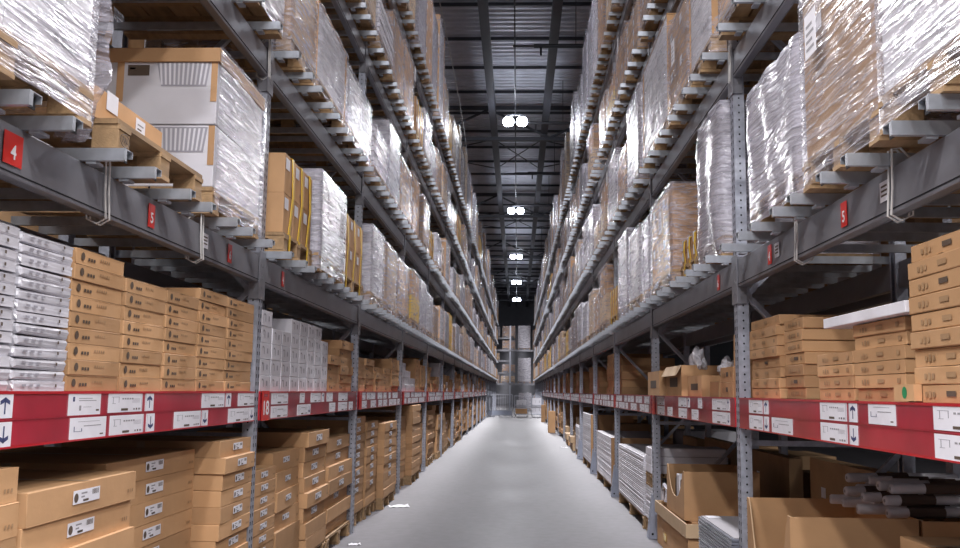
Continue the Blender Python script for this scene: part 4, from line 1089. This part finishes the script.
# third to fifth right bays: white panel stacks
panelstack('wide stack of white boards in thin film, third right bay floor', 10.80, 13.4, .80, 'panel_white', u=-.02, d=.95, dz=.024, gap=.004, pal=True)
panelstack('small low stack of white boards beside the rack post, third right bay', 10.30, 10.74, .50, 'panel_white', u=-.0, d=.8, dz=.03, pal=True)
panelstack('small pallet of white packs on top of the low board stack, third right bay', 10.30, 10.74, .92, 'panel_white', u=-.0, d=.8, dz=.09, pal=True, z0=.504)
panelstack('wide filmed stack of white boards with brown end board, fourth right bay floor', 14.22, 16.9, .84, 'panel_white', u=-.03, d=.9, dz=.022, gap=.003, pal=True, board=1)
panelstack('tall stack of white boards with brown end board, fifth right bay floor', 18.25, 20.6, 1.08, 'panel_white', u=-.02, d=.8, dz=.04, gap=.003, pal=True, board=1)
panelstack('narrow stack of white boards, sixth right bay floor', 22.2, 23.4, .7, 'panel_white', u=.0, d=.8, dz=.05, pal=True)
for i, (a, b2, x, dd, z) in enumerate(((17.1, 17.9, .35, .6, .95), (21.0, 21.8, .3, .7, .9), (12.9, 14.0, .98, .1, .9), (6.5, 7.9, .95, .13, 1.0), (8.5, 9.9, .95, .12, .95), (10.9, 12.4, .98, .1, .95))):
    solidbox('brown carton deep in the right rack on the floor, %s of the tall rear ones' % ORD[i + 1], XR + x, XR + x + dd, a, b2, .002, z, 'dark')
r = random.Random(5)
i = 0
for (a, b2) in ((23.6, 24.6), (24.7, 25.6), (26.1, 27.0), (27.1, 28.3), (28.4, 29.3)):
    z = .002
    for j in range(r.randint(2, 4)):
        i += 1; h = r.uniform(.14, .3); kd = r.choice(('pale', 'white', 'plain'))
        solidbox('%s carton in untidy heap on far right floor, %s from near end' % ({'pale': 'pale brown', 'white': 'white', 'plain': 'brown'}[kd], ORD[i]), XR + r.uniform(-.06, .1), XR + .8, a + .02, b2 - .02, z, z + h, kd, 'cardboard_box', 0, 'box'); z += h + .002
# cartons standing at the aisle edge far down
solidbox('tall brown carton standing in the aisle at the right, nearer of two', 1.16, 1.50 - .08, 35.4, 36.0, .002, .80)
solidbox('tall brown carton standing in the aisle at the right, farther of two', 1.22, 1.42, 48.0, 48.6, .002, .86)
# white flat pack lying on the right stack
c = MB(); c.bbox((-.0, -.47, 0), (.5, .47, .045), 'paper', .003); o = c.build('white_board', None, (XR + .0, 4.01, 1.482 + 6 * .055)); tag(o, 'long white flat pack lying on top of the brown stack, nearest right red shelf', 'board')
# second right bay, red shelf: opened cartons and loose film
def smallopen(label, ya, yb, h, x=.0, d=.36, flap=True):
    t = thing('open_carton', label, 'box', (XR + x + d / 2, (ya + yb) / 2, 1.4805)); hx, hy = d / 2, (yb - ya) / 2; c = MB(); th = .006
    c.box((-hx, -hy, 0), (hx, hy, .006), 'card')
    for a, b2 in (((-hx, -hy, .006), (hx, -hy + th, h)), ((-hx, hy - th, .006), (hx, hy, h)), ((-hx, -hy + th, .006), (-hx + th, hy - th, h)), ((hx - th, -hy + th, .006), (hx, hy - th, h))): c.box(a, b2, 'card')
    frect(c, -hx - .001, -hy * .5, h * .3, hy * .5, h * .62, 'print'); c.build('carton_body', t)
    if not flap: return
    c = MB(); c.add([(-hx, -hy, h), (-hx, hy, h), (-hx - .05, hy, h - .09), (-hx - .05, -hy, h - .09)], [(0, 1, 2, 3)], 'card_pale')
    c.add([(-hx, -hy, h - .001), (-hx, hy, h - .001), (-hx - .048, hy, h - .092), (-hx - .048, -hy, h - .092)], [(3, 2, 1, 0)], 'card'); c.build('flap', t)
smallopen('opened brown carton with dark print, farthest on the second right red shelf', 9.25, 10.05, .24, -.06, flap=False)
smallopen('opened brown carton with a flap down, second right red shelf', 8.35, 9.2, .27, .0)
smallopen('low opened brown carton with film spilling out, second right red shelf', 7.66, 8.28, .17, .04, flap=False)
def crumple(name, label, loc, s, seed, m='film_white'):
    bm = bmesh.new(); bmesh.ops.create_icosphere(bm, subdivisions=4, radius=1)
    off = Vector((seed, seed * 2, 3))
    for v in bm.verts:
        p = v.co.copy(); k = 1 + .55 * noise.noise(p * 1.6 + off) + .25 * abs(noise.noise(p * 5 + off)); v.co = Vector((p.x * s[0], p.y * s[1], p.z * s[2])) * k
    me = bpy.data.meshes.new(name); bm.to_mesh(me); bm.free(); me.materials.append(MATS[m]); o = link(name, me, None, loc); return tag(o, label, 'plastic film')
crumple('plastic_film', 'crumpled white plastic film standing out of the opened cartons, second right red shelf', (XR + .16, 8.42, 1.77), (.06, .09, .12), 3)
crumple('plastic_film', 'small crumple of clear film between opened cartons, second right red shelf', (XR + .28, 7.75, 1.70), (.07, .1, .08), 8)
# green round sticker on the lowest carton
c = MB(); c.disc((0, 0, 0), (-1, 0, 0), .022, 'green', 18); c.disc((.0004, 0, 0), (1, 0, 0), .022, 'green', 18); o = c.build('sticker', None, (XR - .004 - .012, 3.42 + .12, 1.515)); 
c2 = MB(); c2.box((.001, -.08, -.03), (.03, .10, .03), 'card'); c2.build('carton_tab', o); tag(o, 'green round sticker on the lowest carton edge, nearest right red shelf', 'sticker')
# paper scraps on the floor
def scrap(x, y, s, seed, lab):
    c = MB(); vs = []
    for i in range(7):
        for j in range(5): vs.append((i * s / 6, j * s * .6 / 4, .003 + .03 * abs(noise.noise(Vector((i * .5, j * .6, seed)))) * (1 + (i == 6))))
    c.add(vs, [(i * 5 + j, i * 5 + 5 + j, i * 5 + 6 + j, i * 5 + 1 + j) for i in range(6) for j in range(4)], 'paper'); tag(c.build('paper_scrap', None, (x, y, 0), .3, True), lab, 'paper')
scrap(-1.62, 12.3, .26, 1, 'white paper scrap on the floor beside the left stacks'); scrap(-1.62, 9.3, .12, 2, 'small white paper scrap on the floor close to the left rack')
scrap(1.2, 26, .2, 3, 'white paper scrap on the floor near the right rack')

# ------------------------------------------------------------------ back-to-back rack rows behind both sides
for sd in 'LR':
    s = SG[sd]; X = XF[sd] + s * (DEP + .22)
    t = thing('storage_rack', 'dark rear rack row standing back to back behind the %s racks' % SIDE[sd], 'rack', (X, 2.3, 0), 0, None)
    for k in range(0, 14):
        c = MB(); c.box((0, -.05, 0), (s * .07, .05, 7.6), 'galv_post'); o = c.build('post', t); o.location = (0, k * B, 0)
    for z in [1.3] + TIERS:
        c = MB(); c.box((0, .05, z), (s * .05, 13 * B, z + .16), 'beam'); c.build('beam', t)
    c = MB(); c.box((s * .06, 0, 1.44), (s * 1.1, 13 * B, 1.46), 'beam'); c.build('shelf_panel', t)
    c = MB(); rq = random.Random(8)
    for (z, hi) in ((.002, 1.0), (1.462, .5), (tz(0), .9), (tz(1), .95), (tz(2), 1.0), (tz(3), 1.4)):
        y = 0.2
        while y < 13 * B - 1.3:
            h = rq.uniform(.5, 1) * hi; c.box((s * .1, y, z), (s * 1.0, y + 1.1, z + h), rq.choice(('card', 'card_dark', 'white_card'))); y += rq.choice((1.2, 1.25, 1.3, 2.6))
    o = c.build('pallet_load', None, (X, 2.3, 0)); tag(o, 'dim goods filling the rear rack row behind the %s racks' % SIDE[sd], 'goods', None, 'stuff')

# ------------------------------------------------------------------ end of the aisle
YF = 79.0
t = thing('storage_rack', 'grey rack standing crosswise at the far end of the aisle', 'rack', (0, YF, 0))
for x in (-8.4, -4.5, -.62, 3.3, 7.2):
    for yy in (0, 1.1):
        c = MB(); c.box((x - .06, yy, 0), (x + .06, yy + .08, 7.0), 'galv_post'); c.build('post', t)
for z in (2.2, 5.0):
    for yy in (-.02, 1.13):
        c = MB(); c.box((-8.4, yy, z - .16), (8, yy + .06, z), 'beam'); c.build('beam', t)
    c = MB(); c.box((-8.4, .05, z - .02), (8, 1.12, z), 'beam'); c.build('shelf_panel', t)
for z in (1.0, 3.1, 4.1, 6.0):
    c = MB(); c.box((-8.4, -.02, z - .12), (-.7, 1.1, z), 'beam'); c.build('beam', t)
for i, (x, w_, z, h, kd) in enumerate(((.02, 1.05, 5.0, 2.0, 'white'), (1.25, 1.1, 5.0, 1.65, 'brown'), (2.55, 1.1, 5.0, 1.8, 'white'), (.02, 1.1, 2.2, 2.1, 'white'), (1.3, 1.35, 2.2, 2.1, 'brown'), (2.8, 1.2, 2.2, 2., 'white'), (-1.3, 1.1, 6.0, .95, 'brown'), (-1.3, 1.1, 5.0, .75, 'brown'), (-1.3, 1.1, 3.1, .65, 'brown'), (-1.4, 1.2, 2.2, .6, 'pale'), (.1, 1.1, 0, 1.4, 'white'), (1.4, 1.1, 0, 1.3, 'brown'), (-2.6, 1.1, 6.0, .9, 'white'), (-2.6, 1.1, 2.2, .7, 'brown'), (-2.7, 1.2, 4.1, .6, 'pale'))):
    P = load_parts(dict(d=1.0, w=w_, h=h, style=kd), 0)
    o = link('pallet_load', joined(P, (1.0, w_, h, kd, 0)), None, (x + w_ / 2, YF + .58, z + .002), -PI / 2)
    tag(o, 'filmed %s goods on the crosswise far rack, %s one' % ({'white': 'white', 'brown': 'brown', 'pale': 'pale'}[kd], ORD[i + 1]), 'pallet load', 'pallet loads on the crosswise far rack')
# steel barrier gate
def gate(x, y, w_, h, label, rz=0):
    t = thing('barrier_gate', label, 'gate', (x, y, 0), rz)
    c = MB()
    for a, b2 in (((0, 0, .06), (0, 0, h)), ((w_, 0, .06), (w_, 0, h)), ((0, 0, h), (w_, 0, h)), ((0, 0, .38), (w_, 0, .38)), ((0, 0, .08), (w_, 0, .08))): c.bar(a, b2, .05, .05, 'cage')
    c.build('frame', t)
    k = .14
    while k < w_ - .05: c = MB(); c.bar((k, 0, .4), (k, 0, h), .022, .022, 'cage'); c.build('bar', t); k += .14
    c = MB(); c.box((.03, -.01, .1), (w_ - .03, .01, .36), 'guard'); c.build('kick_plate', t)
    c = MB(); c.box((-.05, -.25, 0), (.05, .25, .06), 'cage'); c.build('foot', t); c = MB(); c.box((w_ - .05, -.25, 0), (w_ + .05, .25, .06), 'cage'); c.build('foot', t)
gate(-1.55, 57.0, 1.25, 1.32, 'grey steel barrier gate with upright bars closing the left part of the aisle')
gate(-1.72, 56.2, .5, 1.2, 'short grey barrier panel beside the gate at the left rack end', 1.2)
def cagecart(x, y, label, fill):
    t = thing('roll_cage', label, 'trolley', (x, y, 0)); w_, d, h = .8, .7, 1.25
    c = MB()
    for a in (0, w_):
        for b2 in (0, d): c.bar((a, b2, .12), (a, b2, h), .04, .04, 'cage')
        c.bar((a, 0, h), (a, d, h), .04, .04, 'cage'); c.bar((a, 0, .7), (a, d, .7), .03, .03, 'cage')
    c.bar((0, d, h), (w_, d, h), .04, .04, 'cage'); c.bar((0, 0, .7), (w_, 0, .7), .04, .04, 'cage')
    for k in range(1, 6): c.bar((w_ * k / 6, d, .2), (w_ * k / 6, d, h), .015, .015, 'cage')
    c.build('frame', t); c = MB(); c.box((-.02, -.02, .14), (w_ + .02, d + .02, .19), 'galv'); c.build('base', t)
    for a in (.06, w_ - .06):
        for b2 in (.06, d - .06): c = MB(); c.tube([(a - .02, b2, .06), (a + .02, b2, .06)], .06, 'black', 12); c.bar((a, b2, .06), (a, b2, .15), .03, .03, 'galv'); c.build('wheel', t)
    for i, (a, b2, e_, z0, z1, m_) in enumerate(fill):
        o = link('cardboard_box', carton_mesh(.5, e_ - a, z1 - z0, m_, 0), None, (x + (a + e_) / 2, y + d / 2, z0 + .192), -PI / 2); tag(o, '%s carton riding in the %s, %s' % ({'plain': 'brown', 'white': 'white'}[m_], label.split(' trolley')[0].replace('wire-sided ', '') + ' trolley', ('lower', 'upper', 'top')[i]), 'box')
cagecart(-.15, 57.0, 'wire-sided middle trolley behind the gate at the aisle end', [(.05, 0, .75, 0, .3, 'plain'), (.1, 0, .7, .302, .8, 'white')])
cagecart(.85, 57.2, 'wire-sided right trolley at the aisle end', [(.05, 0, .75, 0, .5, 'white'), (.05, 0, .75, .502, .95, 'white')])
# ------------------------------------------------------------------ camera
cam = bpy.data.cameras.new('camera'); co = bpy.data.objects.new('camera', cam); COL.objects.link(co); SC.camera = co
cam.sensor_width = 36; cam.lens = 36 * 940 / 960; cam.clip_end = 300
pi_, ya_, ro_ = 0.1240350, -0.0409626, 0.0129661
cy, sy, cp, sp_ = math.cos(ya_), math.sin(ya_), math.cos(pi_), math.sin(pi_)
f = Vector((sy * cp, cy * cp, sp_)); r0 = Vector((cy, -sy, 0)); u0 = r0.cross(f)
rr_ = r0 * math.cos(ro_) + u0 * math.sin(ro_); u_ = rr_.cross(f)
M = Matrix((rr_, u_, -f)).transposed().to_4x4(); M.translation = Vector((0, 0, 1.5)); co.matrix_world = M
wd = bpy.data.worlds.new('world'); SC.world = wd; wd.use_nodes = True
wd.node_tree.nodes['Background'].inputs[0].default_value = (.5, .5, .55, 1); wd.node_tree.nodes['Background'].inputs[1].default_value = .02
SC.view_settings.view_transform = 'Standard'; SC.view_settings.look = 'None'; SC.view_settings.gamma = 1; SC.view_settings.exposure = 0.12
